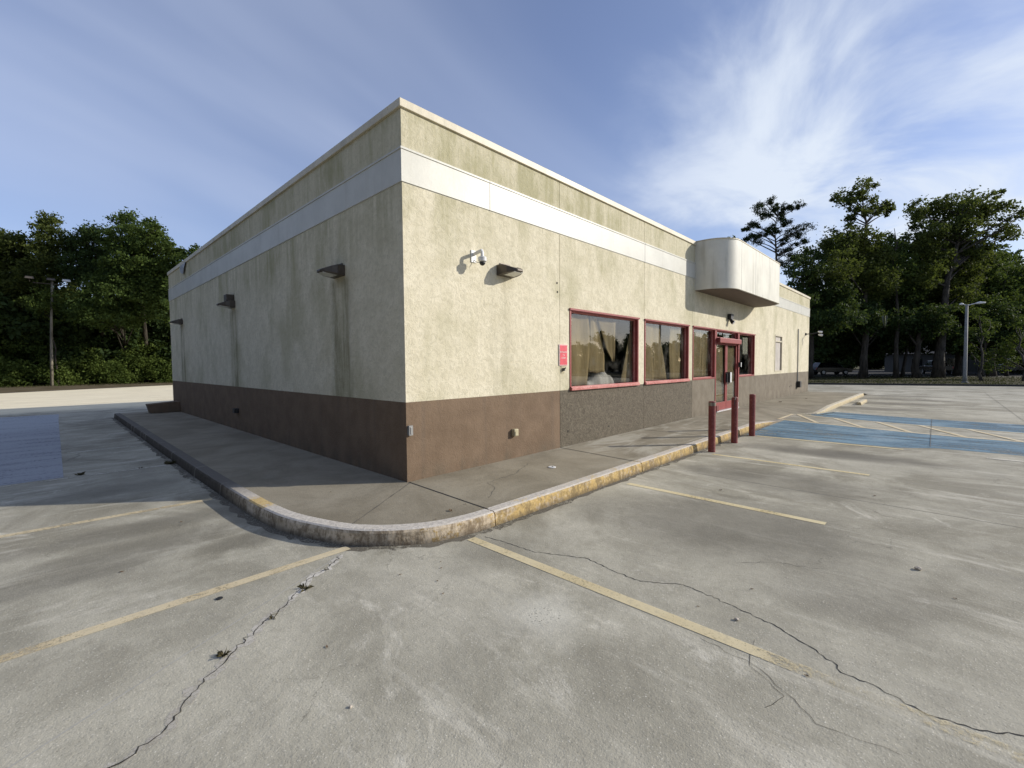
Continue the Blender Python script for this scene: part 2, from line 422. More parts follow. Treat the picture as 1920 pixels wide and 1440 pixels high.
M['car_dark'] = plain('car_paint_black', (.012, .013, .015), .18, .3, spec=.8)
M['car_white'] = plain('car_paint_white', (.62, .64, .66), .25, spec=.6)
M['car_glass'] = plain('car_glass', (.02, .024, .028), .06, spec=.9)
M['tyre'] = plain('tyre', (.018, .018, .018), .85)
M['rim'] = plain('rim', (.42, .42, .42), .35, .7)
M['lamp_red'] = plain('tail_lamp', (.35, .02, .02), .3)
M['house'] = plain('house_siding', (.16, .155, .145), .8)
M['houseroof'] = plain('house_roof', (.10, .095, .09), .9)

# ------------------------------------------------------------------ mesh helpers
class MB:
    def __init__(s): s.v, s.f, s.mi = [], [], []
    def add(s, vs, fs, mi=0):
        o = len(s.v); s.v += [tuple(v) for v in vs]
        s.f += [tuple(i+o for i in f) for f in fs]; s.mi += [mi]*len(fs)
    def box(s, x0, x1, y0, y1, z0, z1, mi=0):
        s.add([(x0,y0,z0),(x1,y0,z0),(x1,y1,z0),(x0,y1,z0),(x0,y0,z1),(x1,y0,z1),(x1,y1,z1),(x0,y1,z1)],
              [(0,3,2,1),(4,5,6,7),(0,1,5,4),(1,2,6,5),(2,3,7,6),(3,0,4,7)], mi)
    def prism(s, pts, z0, z1, mi=0, caps=True):           # pts: ccw plan
        n = len(pts)
        s.add([(x,y,z0) for x,y in pts]+[(x,y,z1) for x,y in pts],
              [(i,(i+1)%n,n+(i+1)%n,n+i) for i in range(n)] + ([tuple(reversed(range(n))), tuple(range(n,2*n))] if caps else []), mi)
    def tube(s, path, radii, n=8, cap=True, mi=0):
        path = [Vector(p) for p in path]
        if not hasattr(radii, '__len__'): radii = [radii]*len(path)
        rings = []; up = Vector((0,0,1))
        prev = None
        for i, p in enumerate(path):
            d = (path[min(i+1,len(path)-1)] - path[max(i-1,0)]).normalized()
            if prev is None:
                a = d.cross(up) if abs(d.z) < .95 else d.cross(Vector((1,0,0)))
            else:
                a = prev - d*prev.dot(d)
            a.normalize(); prev = a; b = d.cross(a)
            rings.append([p + (a*math.cos(2*math.pi*k/n)+b*math.sin(2*math.pi*k/n))*radii[i] for k in range(n)])
        vs = [v for r in rings for v in r]; fs = []
        for i in range(len(path)-1):
            for k in range(n):
                k2 = (k+1) % n
                fs.append((i*n+k, i*n+k2, (i+1)*n+k2, (i+1)*n+k))
        if cap:
            fs.append(tuple(reversed(range(n)))); fs.append(tuple((len(path)-1)*n+k for k in range(n)))
        s.add(vs, fs, mi)
    def lathe(s, prof, c, n=16, mi=0):                    # prof: (r,z) bottom to top, vertical axis
        vs, fs = [], []
        for r, z in prof:
            vs += [(c[0]+r*math.cos(2*math.pi*k/n), c[1]+r*math.sin(2*math.pi*k/n), c[2]+z) for k in range(n)]
        for i in range(len(prof)-1):
            for k in range(n):
                k2 = (k+1) % n; fs.append((i*n+k, i*n+k2, (i+1)*n+k2, (i+1)*n+k))
        fs.append(tuple(reversed(range(n)))); fs.append(tuple((len(prof)-1)*n+k for k in range(n)))
        s.add(vs, fs, mi)
    def build(s, name, mats, parent=None, smooth=False, bevel=0.0, loc=None):
        me = bpy.data.meshes.new(name); me.from_pydata(s.v, [], s.f)
        if not isinstance(mats, (list, tuple)): mats = [mats]
        for m in mats: me.materials.append(M[m] if isinstance(m, str) else m)
        if len(mats) > 1: me.polygons.foreach_set('material_index', s.mi)
        if smooth: me.polygons.foreach_set('use_smooth', [True]*len(me.polygons))
        me.update()
        o = bpy.data.objects.new(name, me); COL.objects.link(o)
        if parent is not None: o.parent = parent
        if loc is not None: o.location = loc
        if bevel:
            b = o.modifiers.new('bevel', 'BEVEL'); b.width = bevel; b.segments = 2; b.limit_method = 'ANGLE'; b.angle_limit = R(40)
        if smooth == 'angle':
            set_auto(o)
        return o
def set_auto(o, ang=35):
    bm = bmesh.new(); bm.from_mesh(o.data)
    for e in bm.edges:
        if len(e.link_faces) == 2 and e.calc_face_angle(0) > R(ang): e.smooth = False
    bm.to_mesh(o.data); bm.free()

def tag(o, label=None, cat=None, group=None, kind=None):
    if label: o['label'] = label
    if cat: o['category'] = cat
    if group: o['group'] = group
    if kind: o['kind'] = kind
    return o
def thing(name, label, cat, loc=(0,0,0), rz=0.0, group=None):
    o = bpy.data.objects.new(name, None); COL.objects.link(o)
    o.empty_display_size = .2
    o.location = loc; o.rotation_euler = (0, 0, rz)
    return tag(o, label, cat, group)
def copy_tree(o, parent=None):
    c = o.copy(); COL.objects.link(c)
    if parent is not None: c.parent = parent
    for ch in list(o.children): copy_tree(ch, c)
    return c
def struct(mb, name, mat, **kw):
    return tag(mb.build(name, mat, **kw), kind='structure')

# ------------------------------------------------------------------ ground
def sheet(pts, z, name, mat):
    m = MB(); m.add([(x, y, z) for x, y in pts], [tuple(range(len(pts)))]); return struct(m, name, mat)
g_ = MB(); g_.add([(-900,-900,-.175),(900,-900,-.175),(900,900,-.175),(-900,900,-.175)], [(0,1,2,3)])
struct(g_, 'ground', 'earth')
sheet([(-60,-60),(60,-60),(47.5,-30),(40.6,-9),(36.85,2),(33.5,12),(22,52),(7,49.0),(5.2,47.5),(-5.3,41.2),(-30,27),(-60,20)], Z0, 'parking_lot', 'lot')
sheet([(-60,19.8),(-30,26.8),(-5.3,41.0),(5.2,47.3),(7,48.8),(22,51.8),(24,62),(-12,58),(-60,44)], -.160, 'dirt_strip', 'dirt')
# verge, path and street beyond the right edge of the lot
sheet([(60,-60),(47.5,-30),(40.6,-9),(36.85,2),(33.5,12),(22,52),(60,60),(64,20),(66,-5),(74,-60)], -.160, 'grass_verge', 'verge')
vm = MB()                                                 # kerb along that edge
e = [(60.0,-60.0),(47.5,-30.0),(40.6,-9.0),(36.85,2.0),(33.5,12.0),(22,52)]
for (a, b) in zip(e, e[1:]):
    d = Vector((b[0]-a[0], b[1]-a[1])).normalized(); nrm = Vector((d.y, -d.x))*.16
    vm.prism([a, (a[0]+nrm.x, a[1]+nrm.y), (b[0]+nrm.x, b[1]+nrm.y), b], Z0-.02, -.02)
struct(vm, 'kerb', 'asphalt')
sheet([(62.2,20),(63.4,20),(66.2,-6),(74.5,-60),(73,-60),(65,-6)], -.154, 'path', 'pathc')
sheet([(66,40),(120,40),(140,-80),(78,-80),(68.5,-6)], -.164, 'road', 'asphalt')

# sidewalk with a kerb that drops to a ramp in front of the door
def cat(pts, n=5):
    out = []
    P = [Vector(p) for p in pts]
    for i in range(len(P)-1):
        p0, p1, p2, p3 = P[max(i-1,0)], P[i], P[i+1], P[min(i+2,len(P)-1)]
        for k in range(n):
            t = k/n
            out.append(.5*((2*p1)+(-p0+p2)*t+(2*p0-5*p1+4*p2-p3)*t*t+(-p0+3*p1-3*p2+p3)*t*t*t))
    out.append(P[-1]); return out
outer = [Vector((-1.64,15.1)), Vector((-1.66,12)), Vector((-1.68,9)), Vector((-1.70,6)), Vector((-1.715,3.0)), Vector((-1.71,1.4))]
outer += cat([(-1.70,.5),(-1.65,-.14),(-1.53,-.62),(-1.36,-1.04),(-1.10,-1.36),(-.74,-1.60),(-.35,-1.70),(-.06,-1.72)], 6)
outer += [Vector((x, -1.73)) for x in (1.0,2.0,3.14,3.16,4.5,6.0,7.5,9.0,9.8,10.3,10.8,11.3,11.9,12.6,13.2,13.6)]
outer += [Vector((13.85,-2.0)), Vector((14.1,-2.2)), Vector((14.6,-2.28)), Vector((16.1,-2.31)), Vector((18.5,-2.33)), Vector((21.5,-2.35)), Vector((24.7,-2.36))]
def ztop(p):
    x = p.x
    if p.y > 0 or x < 9.0: return 0.0
    if x < 11.4: return -.138*min(1, max(0, (x-9.3)/2.0))
    if x < 13.7: return -.138
    return -.138 + .130*min(1, (x-13.7)/2.0)
inner = []
for i, p in enumerate(outer):
    d = (outer[min(i+1,len(outer)-1)]-outer[max(i-1,0)]).normalized()
    inner.append(p + Vector((-d.y, d.x))*.15)
km = MB()
prof_rows = []
for i, (o_, n_) in enumerate(zip(outer, inner)):
    zt = ztop(o_)
    d = (n_-o_).normalized()
    a = o_; b = o_ + d*.012; c = o_ + d*.032
    prof_rows.append([(a.x-d.x*.012, a.y-d.y*.012, Z0-.02), (a.x, a.y, zt-.032), (b.x, b.y, zt-.010), (c.x, c.y, zt), (n_.x, n_.y, zt), (n_.x, n_.y, Z0-.03)])
gaps = {i for i in range(len(outer)-1) if (outer[i]-outer[i+1]).length < .03}
jidx = [k for k, p in enumerate(outer) if abs(p.x+.06) < 1e-4 and abs(p.y+1.72) < 1e-3]
for i in range(len(outer)-1):
    if i in gaps: continue
    A, B = prof_rows[i], prof_rows[i+1]
    if i in jidx:                                          # open joint
        B_ = B; A = [tuple(Vector(a).lerp(Vector(b), .012)) for a, b in zip(A, B)]
    n = len(A)
    km.add(A+B, [(k, n+k, n+k+1, k+1) for k in range(n-1)])
    km.add(A, [tuple(range(n))]); km.add(B, [tuple(reversed(range(n)))])
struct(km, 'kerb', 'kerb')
wm = MB()
for i in range(len(outer)-1):
    rows = []
    for j in (i, i+1):
        n_ = inner[j]; zt = ztop(outer[j])
        w = Vector((max(n_.x, .04), .04)) if n_.y <= .04 else Vector((.04, n_.y))
        if n_.y > .04 : w = Vector((.04, n_.y))
        elif n_.x < .04: w = Vector((.04, .04))
        mid = n_.lerp(w, .55)
        rows.append([(n_.x, n_.y, zt-.003), (mid.x, mid.y, -.003), (w.x, w.y, -.003)])
    wm.add(rows[0]+rows[1], [(0,3,4,1),(1,4,5,2)])
wm.add([(-1.64,15.1,-.003),(.04,15.1,-.003),(.04,15.1,-.2),(-1.64,15.1,-.2)], [(0,1,2,3)])
wm.add([(24.7,-2.36,-.010),(24.7,.04,-.003),(27.0,.04,-.2),(27.0,-2.36,-.2)], [(3,2,1,0)])
struct(wm, 'sidewalk', 'walk')

KERB_FOOT = [(p.x-(n.x-p.x)/.15*.035, p.y-(n.y-p.y)/.15*.035) for p, n in zip(outer, inner) if p.x < 10.5]
def ribbon(pts, w, z, name, mat, jag=0.0, sub=0, taper=False):
    P = [Vector((p[0], p[1])) for p in pts]
    if sub:
        Q = []
        for a, b in zip(P, P[1:]):
            n = max(1, int((b-a).length/sub))
            for k in range(n):
                q = a.lerp(b, k/n)
                d = (b-a).normalized()
                if k: q += Vector((-d.y, d.x))*random.gauss(0, jag)
                Q.append(q)
        Q.append(P[-1]); P = Q
    m = MB(); vs = []
    for i, p in enumerate(P):
        d = (P[min(i+1,len(P)-1)]-P[max(i-1,0)]).normalized(); nn = Vector((-d.y, d.x))
        ww = w*(random.uniform(.45, 1.5) if jag else 1.0)
        if taper and (i == 0 or i == len(P)-1): ww *= .15
        zz = z(p) if callable(z) else z
        vs += [(p.x+nn.x*ww/2, p.y+nn.y*ww/2, zz), (p.x-nn.x*ww/2, p.y-nn.y*ww/2, zz)]
    m.add(vs, [(2*i, 2*i+1, 2*i+3, 2*i+2) for i in range(len(P)-1)])
    return struct(m, name, mat)
ZL = Z0+.003
# bay lines in front and at the side
ribbon([(-.46,-1.80),(-.46,-7.5)], .10, ZL, 'parking_line', 'yellow_fade')
ribbon([(2.38,-1.92),(2.33,-4.25)], .10, ZL, 'parking_line', 'yellow')
ribbon([(5.27,-2.05),(5.20,-4.35)], .10, ZL, 'parking_line', 'yellow')
ribbon([(8.06,-2.05),(8.10,-4.6)], .10, ZL+.003, 'parking_line', 'yellow')
ribbon([(8.02,-5.7),(8.0,-7.2)], .09, ZL+.003, 'parking_line', 'white_line')
ribbon([(-1.38,-1.12),(-5.5,-1.18)], .10, ZL, 'parking_line', 'yellow_side')
ribbon([(-1.84,1.66),(-5.5,1.84)], .10, ZL, 'parking_line', 'yellow_side')
ribbon([(-1.86,4.58),(-5.5,4.66)], .07, ZL+.003, 'parking_line', 'white_line')
ribbon([(-1.82,7.46),(-3.0,7.52)], .07, ZL, 'parking_line', 'white_line')
ribbon([(-1.86,10.3),(-2.9,10.1)], .07, ZL, 'parking_line', 'white_line')
ribbon([(-5.5,-4.1),(-3.2,-4.05)], .10, ZL, 'parking_line', 'yellow_side')
ribbon(KERB_FOOT, .13, Z0+.0010, 'kerb_grime', 'grime', jag=.008, sub=.12)
# blue bays and hatching by the ramp
sheet([(8.15,-1.80),(11.75,-1.80),(11.21,-3.70),(10.95,-4.63),(10.78,-5.57),(10.72,-7.6),(8.75,-7.6),(8.70,-5.1),(8.30,-4.5)][::-1], ZL, 'blue_bay', 'blue')
sheet([(13.75,-2.05),(15.2,-2.47),(14.6,-4.91),(14.5,-6.7),(14.4,-7.6),(12.4,-7.6),(12.46,-6.5),(12.55,-5.56),(12.74,-4.67),(12.9,-3.76),(13.25,-2.63)], ZL, 'blue_bay', 'blue')
ZH = Z0+.006
ribbon([(11.80,-1.70),(11.21,-3.73),(10.95,-4.63),(10.78,-5.57),(10.75,-6.37),(10.70,-7.6)], .11, ZH, 'parking_line', 'hatch')
ribbon([(13.62,-1.72),(13.22,-2.63),(12.88,-3.76),(12.70,-4.67),(12.52,-5.56),(12.42,-6.52),(12.36,-7.6)], .11, ZH, 'parking_line', 'hatch')
for a, b in (((13.5,-1.80),(11.62,-2.62)),((13.12,-2.80),(11.26,-3.68)),((12.82,-3.84),(10.99,-4.60)),((12.64,-4.72),(10.83,-5.52)),((12.46,-5.62),(10.80,-6.34)),((12.38,-6.6),(10.76,-7.3))):
    ribbon([a, b], .10, ZH+.003, 'parking_line', 'hatch')
ribbon([(11.75,-1.64),(13.55,-1.64)], .09, -.133, 'parking_line', 'hatch')
ribbon([(13.9,-2.3),(15.5,-2.60),(15.5,-3.2)], .08, ZL, 'parking_line', 'white_line')
for xx in (19.0, 21.8, 24.6, 27.4):
    ribbon([(xx,-2.5),(xx-.3,-5.2)], .09, ZL, 'parking_line', 'white_line')
# blue painted bay at the side, in the shade of the building
sheet([(-3.12,4.72),(-2.96,15.9),(-2.9,18.3),(-9.5,18.6),(-9.5,4.75)], ZL, 'blue_bay', 'blue_side')
# slab joints, cracks
for pts in ([(3.64,-1.81),(3.52,-5.74),(3.45,-9)], [(-1.55,-1.24),(-3.45,-2.25),(-5.2,-3.2)], [(8.8,-4.97),(14.66,-4.93)], [(15.5,-6.8),(24.0,-6.8),(32,-6.8)], [(-1.75,-1.1),(-1.5,-1.22)]):
    ribbon(pts, .009, Z0+.0105 if pts[0][0] > 8 else Z0+.0012, 'slab_joint', 'joint_lot' if pts[0][0] > 0 else 'joint_pale')
LC = [(-3.3,-2.62),(-3.16,-2.57),(-2.98,-2.51),(-2.82,-2.3),(-2.56,-2.07),(-2.32,-1.85),(-2.14,-1.73),(-1.88,-1.47),(-1.68,-1.38),(-1.5,-1.22)]
ribbon(LC, .055, Z0+.0016, 'crack_edge', 'spall', jag=.016, sub=.03)
ribbon(LC, .007, Z0+.0022, 'pavement_crack', 'crack_gap', jag=.011, sub=.025)
ribbon([(-.33,-1.86),(-.30,-2.07),(-.28,-2.45),(-.07,-2.88),(-.13,-3.23),(-.13,-3.43),(.04,-3.69),(0,-3.94),(-.08,-4.34),(-.26,-4.68),(-.34,-4.73),(-.34,-4.87),(-.42,-5.08),(-.38,-5.26),(-.29,-5.4),(-.2,-6.2)], .0060, Z0+.0018, 'pavement_crack', 'crack', jag=.006, sub=.025)
ribbon([(-.34,-4.3),(-.62,-4.35),(-.75,-4.55),(-.9,-4.5)], .0025, Z0+.002, 'pavement_crack', 'crack', jag=.008, sub=.05)
ribbon([(-.55,-4.05),(-.62,-4.42),(-.85,-4.70),(-.8,-5.0)], .0025, Z0+.002, 'pavement_crack', 'crack', jag=.010, sub=.05)
ribbon([(.75,-3.9),(.95,-4.1),(1.05,-4.4)], .0025, Z0+.002, 'pavement_crack', 'crack', jag=.008, sub=.05)
for a, b in (((.02,-.01),(-.04,-1.60)),((3.31,-.01),(3.15,-1.60)),((6.4,-.01),(6.4,-1.6)),((9.4,-.01),(9.4,-1.6)),((14.8,-.01),(14.8,-2.1)),((18.5,-.01),(18.5,-2.1)),((22,-.01),(22,-2.1))):
    ribbon([a, b], .018, .0005, 'walk_joint', 'crack')
ribbon([(.05,-.02),(-.55,-.45),(-1.25,-.95)], .008, .0005, 'pavement_crack', 'joint_lot', jag=.003, sub=.1)
ribbon([(.25,-1.3),(.6,-1.05),(.7,-.8),(1.3,-.75),(1.9,-.45)], .006, .0005, 'pavement_crack', 'joint_lot', jag=.010, sub=.07)

# ------------------------------------------------------------------ building
L, D, H = 24.79, 15.16, 4.85
B = thing('restaurant_building', 'empty single storey cream stucco building with brown base, white band and red window frames', 'building', (0,0,0))
w = MB()
ZB, ZT = 1.06, 3.91
T = .2
for x0, x1, z0, z1 in ((0,3.305,ZB,ZT),(3.315,3.60,ZB,2.6),(6.28,6.55,ZB,2.6),(3.315,6.55,2.6,ZT),(9.15,9.40,ZB,2.6),(6.56,9.40,2.6,ZT),(9.41,15.25,2.6,ZT),(15.26,18.1,ZB,ZT),(18.1,19.28,ZB,1.16),(18.1,19.28,2.72,ZT),(19.28,L,ZB,ZT)):
    w.box(x0, x1, 0, T, z0, z1)
for x0, x1 in ((0,3.305),(3.315,6.55),(6.56,L)):
    w.box(x0, x1, 0, T, 4.37, H)
w.box(0, T, T, 3.745, ZB, ZT); w.box(0, T, 3.755, D, ZB, ZT); w.box(0, T, T, D, 4.37, H)
w.box(L-T, L, T, D, ZB, H); w.box(T, L-T, D-T, D, ZB, H)
w.build('wall', 'stucco', B)
b_ = MB()
for x0, x1 in ((0,3.305),(3.315,6.55),(6.56,9.40),(9.41,11.2),(13.38,15.25),(15.26,L)):
    b_.box(x0, x1, 0, T, -.2, ZB)
b_.box(0, T, T, D, -.2, ZB); b_.box(L-T, L, T, D, -.2, ZB); b_.box(T, L-T, D-T, D, -.2, ZB)
b_.build('base_wall', 'brown', B)
# dark filler at the back of the open joints
for x, z0, z1 in ((3.31,-.15,ZT),(6.555,-.15,ZT),(9.405,-.15,ZT),(15.255,-.15,ZT),(3.31,4.38,H-.01),(6.555,4.38,H-.01)):
    j = MB(); j.box(x-.004, x+.004, .012, .19, z0, z1); j.build('joint_filler', 'joint', B)
j = MB(); j.box(.012, .19, 3.7465, 3.7535, ZB+.01, ZT-.01); j.build('joint_filler', 'joint', B)
bd = MB()
bd.box(-.014, L+.014, -.014, 0, 3.92, 4.35); bd.box(-.014, 0, 0, D+.014, 3.92, 4.35); bd.box(L, L+.014, 0, D+.014, 3.92, 4.35); bd.box(0, L, D, D+.014, 3.92, 4.35)
bd.box(0, L, 0, T-.01, 3.91, 4.37); bd.box(0, T-.01, T-.01, D, 3.91, 4.37)
bd.box(L-T+.01, L, T-.01, D, 3.915, 4.365)
bd.box(-.024, L+.024, -.024, -.0142, 4.33, 4.355); bd.box(-.024, -.0142, -.0142, D, 4.33, 4.355)
bd.build('band', 'band', B)
cp = MB()
o = .032
cp.box(-o, L+o, -o, T+.05, H, 4.955); cp.box(-o, T+.05, T+.05, D+o, H, 4.955); cp.box(L-T-.05, L+o, T+.05, D+o, H, 4.955); cp.box(T+.05, L-T-.05, D-T-.05, D+o, H, 4.955)
cp.build('coping', 'coping', B, bevel=.006)
rf = MB(); rf.box(T, L-T, T, D-T, 4.45, 4.6); rf.build('roof', 'roof', B)
it = MB(); it.box(T+.01, L-T-.01, 6.0, 6.1, 0.0, 3.2); it.box(T+.01, L-T-.01, T+.01, 6.0, 3.0, 3.1)
it.build('inner_wall', 'inside', B)
fl = MB(); fl.box(T, L-T, T, D-T, -.15, .01); fl.build('floor', 'insidefloor', B)
# bent strip of flashing hanging off the far end of the side coping
fs_ = MB(); fs_.add([(-.036,12.2,4.86),(-.036,13.1,4.83),(-.05,12.9,4.62),(-.05,12.5,4.52),(-.052,12.35,4.70)], [(0,1,2,3,4)])
fo = fs_.build('flashing', 'grey', B); so = fo.modifiers.new('s','SOLIDIFY'); so.thickness = .006

# canopy over the entrance
def arc(cx, cy, r, a0, a1, n=10): return [(cx+r*math.cos(R(a0+(a1-a0)*k/n)), cy+r*math.sin(R(a0+(a1-a0)*k/n))) for k in range(n+1)]
X0, X1, DP, RC = 9.53, 15.16, .96, .72
pl_ = [(X0, 0)] + [(X0, -DP+RC)] + arc(X0+RC, -DP+RC, RC, 180, 270)[1:] + arc(X1-RC, -DP+RC, RC, 270, 360) + [(X1, 0)]
cn = MB()
cn.prism(pl_, 3.60, 4.94)
def inset(pl, t): 
    cx, cy = (X0+X1)/2, 0
    return [(x+t if x < X0+RC+.01 and False else cx+(x-cx)*(1-t/3), cy+(y-cy)*(1-t)) for x, y in pl]
co = cn.build('canopy', 'canopy', B, smooth='angle')
tp = MB(); tp.prism([(cx+(-.012 if cx < 12 else .012), cy-.012 if cy < 0 else cy) for cx, cy in pl_], 4.94, 4.965)
tp.build('trim', 'coping', co)
sf = MB(); sf.prism(inset(pl_, .06), 3.588, 3.5995); sf.build('soffit', 'soffit', co)
# windows
def window(x0, x1, z0, z1, mull=(), sill=True, name='window', fw=.047, base=None):
    f = MB()
    yf, yb = -.012, .13
    f.box(x0, x0+fw, yf, yb, z0, z1); f.box(x1-fw, x1, yf, yb, z0, z1)
    f.box(x0+fw, x1-fw, yf, yb, z1-fw, z1); f.box(x0+fw, x1-fw, yf, yb, z0, z0+fw)
    fr = f.build(name, 'red', B, bevel=.004)
    p = MB(); p.box(x0+fw+.001, x1-fw-.001, .092, .098, z0+fw+.001, z1-fw-.001); p.build('pane', 'glass', fr)
    st = MB(); i = fw
    for a in ((x0+i, x0+i+.02), (x1-i-.02, x1-i)): st.box(a[0], a[1], .06, .091, z0+i, z1-i)
    st.box(x0+i+.02, x1-i-.02, .06, .091, z1-i-.02, z1-i); st.box(x0+i+.02, x1-i-.02, .06, .091, z0+i, z0+i+.02)
    st.build('glazing_bead', 'red_pale', fr)
    if sill:
        s_ = MB(); s_.add([(x0+.01,-.055,z0+.005),(x1-.01,-.055,z0+.005),(x1-.01,-.0125,z0+.005),(x0+.01,-.0125,z0+.005),
                           (x0+.01,-.055,z0+.055),(x1-.01,-.055,z0+.055),(x1-.01,-.0125,z0+.085),(x0+.01,-.0125,z0+.085)],
                          [(0,3,2,1),(4,5,6,7),(0,1,5,4),(1,2,6,5),(2,3,7,6),(3,0,4,7)])
        s_.build('sill', 'red_pale', fr, bevel=.006)
    h = MB(); h.box(x0-.01, x1+.01, -.035, -.0125, z1-.03, z1+.005); h.build('drip_edge', 'red', fr)
    return fr
window(3.605, 6.275, 1.04, 2.595)
window(6.565, 9.145, 1.04, 2.595)
wa = window(9.415, 11.17, 1.06, 2.595, sill=False); tag(wa, 'square window at the near side of the doors')
window(13.42, 15.245, 1.05, 2.595, sill=False)
window(11.24, 13.35, 2.30, 2.595, sill=False)
# mullion posts either side of the doors (red, ground to head)
dj = MB(); dj.box(11.175, 11.235, -.014, .13, .002, 2.595); dj.box(13.355, 13.415, -.014, .13, .002, 2.595)
dj.box(11.235, 13.355, .02, .13, 2.235, 2.295)
dj.build('door_frame', 'red', B, bevel=.004)
for k, (xa, xb) in enumerate(((11.24, 12.285), (12.30, 13.35))):
    d = MB(); ya, yb = .03, .075
    d.box(xa, xa+.085, ya, yb, .03, 2.225); d.box(xb-.085, xb, ya, yb, .03, 2.225)
    d.box(xa+.085, xb-.085, ya, yb, .03, .28); d.box(xa+.085, xb-.085, ya, yb, 2.125, 2.225)
    do = d.build('door', 'red', B, bevel=.004)
    p = MB(); p.box(xa+.086, xb-.086, .05, .056, .281, 2.124); p.build('pane', 'glass', do)
    hx = xb-.05 if k == 0 else xa+.05
    hd = MB(); hd.tube([(hx,.03,.85),(hx,-.03,.85),(hx,-.03,1.2),(hx,.03,1.2)], .012, 6); hd.build('handle', 'grey', do)
th = MB(); th.box(11.24, 13.35, -.06, .13, .0, .022); th.build('threshold', 'white', B)
kb = MB(); kb.box(11.22, 11.42, -.05, .028, .03, .20); kb.build('kick_guard', 'bollard', B)
hb = MB(); hb.box(11.26, 13.30, -.13, .018, 2.17, 2.335); hbo = hb.build('door_operator', 'red', B, bevel=.02)
e1 = MB(); e1.box(13.302, 13.40, -.10, -.016, 2.17, 2.31); e1.build('end_cap', 'black', hbo)
e2 = MB(); e2.box(11.245, 11.258, -.125, .0, 2.18, 2.33); e2.build('end_cap', 'bollard', hbo)
lb = MB(); lb.box(12.235, 12.38, -.11, .028, .90, 1.24, 0); lb.box(12.24, 12.375, -.116, -.1101, .905, 1.235, 1)
lb.build('lock_box', ['black', 'white'], B)  # white box; the shade on its sides is painted in as black
kp = MB(); kp.box(13.36, 13.44, -.09, -.0145, 1.40, 1.56, 0); kp.box(13.365, 13.435, -.096, -.0901, 1.405, 1.555, 1)
kp.build('keypad', ['black', 'white'], B)  # white-fronted box, shade on its sides painted black
# boarded panel, conduit with box, outlets, wall holes
pn = MB(); pn.box(18.1, 19.28, .05, .15, 1.16, 2.72)
po = pn.build('boarded_opening', 'panel', B)
f = MB()
f.box(18.1, 18.16, -.012, .0495, 1.16, 2.72); f.box(19.22, 19.28, -.012, .0495, 1.16, 2.72); f.box(18.16, 19.22, -.012, .0495, 2.66, 2.72); f.box(18.16, 19.22, -.012, .0495, 1.16, 1.2); f.box(18.16, 19.22, .0, .0495, 2.42, 2.48)
f.build('frame', 'coping', po)
cd = MB(); cd.tube([(22.2,-.03,.30),(22.2,-.03,3.16)], .022, 8); cdo = cd.build('conduit', 'grey', B)
cb = MB(); cb.box(22.12, 22.42, -.16, -.004, .32, .62); cb.build('junction_box', 'black', cdo, bevel=.01)
ob = MB(); ob.box(2.0, 2.10, -.075, 0, .37, .49); oo = ob.build('outlet_cover', 'pale_box', B, bevel=.012)
ob = MB(); ob.box(2.015, 2.075, -.083, -.0755, .385, .45); ob.build('flap', 'pale_box', oo)
ob = MB(); ob.box(.012, .075, -.045, 0, .62, .75); ob.box(.03,.058,-.052,-.0455,.64,.73); ob.build('corner_box', 'grey', B, bevel=.006)
ob = MB(); ob.box(-.10, 0, 7.28, 7.44, .42, .53); ob.build('hose_box', 'black', B, bevel=.006)
for px, pz, rr_ in ((3.23,3.02,.02),(3.24,2.86,.02),(3.55,.28,.02),(5.0,.22,.02),(20.75,.42,.04),(21.05,.44,.04)):
    ob = MB(); ob.tube([(px,-.004,pz),(px,.002,pz)], rr_, 8); ob.build('drill_hole', 'joint', B)

# stub wall at the far end of the side walk
sw = MB(); sw.add([(-.80,14.05,0),(0,14.05,0),(0,14.55,0),(-.80,14.55,0),(-.88,14.05,.30),(0,14.05,.36),(0,14.55,.36),(-.88,14.55,.30)],
                  [(0,3,2,1),(4,5,6,7),(0,1,5,4),(1,2,6,5),(2,3,7,6),(3,0,4,7)])
tag(sw.build('stub_wall', 'brown', bevel=.01), 'low brown stub wall at the far end of the shaded side walk', 'low wall')

# ------------------------------------------------------------------ things on the walls
def wall_light(label, loc, rz, tall=False):
    t = thing('wall_light', label, 'wall light', loc, rz, 'bronze wedge lights on the walls')
    hw, dp = .185, .34
    # local: wall plane y=0, light sticks out to -y
    plan = [(-hw, 0), (-hw, -.12), (-hw+.02, -.20), (-hw+.07, -.29), (-.06, -dp), (.06, -dp), (hw-.07, -.29), (hw-.02, -.20)] + [(hw, -.12), (hw, 0)]
    m = MB(); n = len(plan)
    top = [(x, y, .095 if y > -.13 else .095+(y+.12)*.42) for x, y in plan]; bot = [(x, y, -.075-y*.12) for x, y in plan]
    m.add(bot+top, [(i, (i+1) % n, n+(i+1) % n, n+i) for i in range(n)] + [tuple(reversed(range(n))), tuple(range(n, 2*n))])
    m.build('housing', 'bronze', t, bevel=.012)
    q = MB(); q.prism([(-.12,-.10),(-.09,-.31),(.09,-.31),(.12,-.10)], -.070, -.0605); q.v = [(x, y, z-.012-y*.12) for x, y, z in q.v]; q.build('lens', 'lens', t)
    bp = MB(); bp.box(-.11, .11, -.02, 0, -.06, .13 if not tall else .24); bp.build('back_plate', 'bronze', t)
    if tall:
        bx = MB(); bx.box(-.12, .12, -.17, -.021, .085, .24); bx.build('photocell_box', 'bronze', t, bevel=.01)
    return t
wall_light('bronze wedge light beside the white camera on the sunlit front wall', (1.875, 0, 3.02), 0)
wall_light('largest bronze wedge light on the shaded side wall, closest to the corner', (0, 1.79, 3.01), R(-90))
wall_light('bronze wedge light with a box on top, middle of the shaded side wall', (0, 7.46, 3.05), R(-90), True)
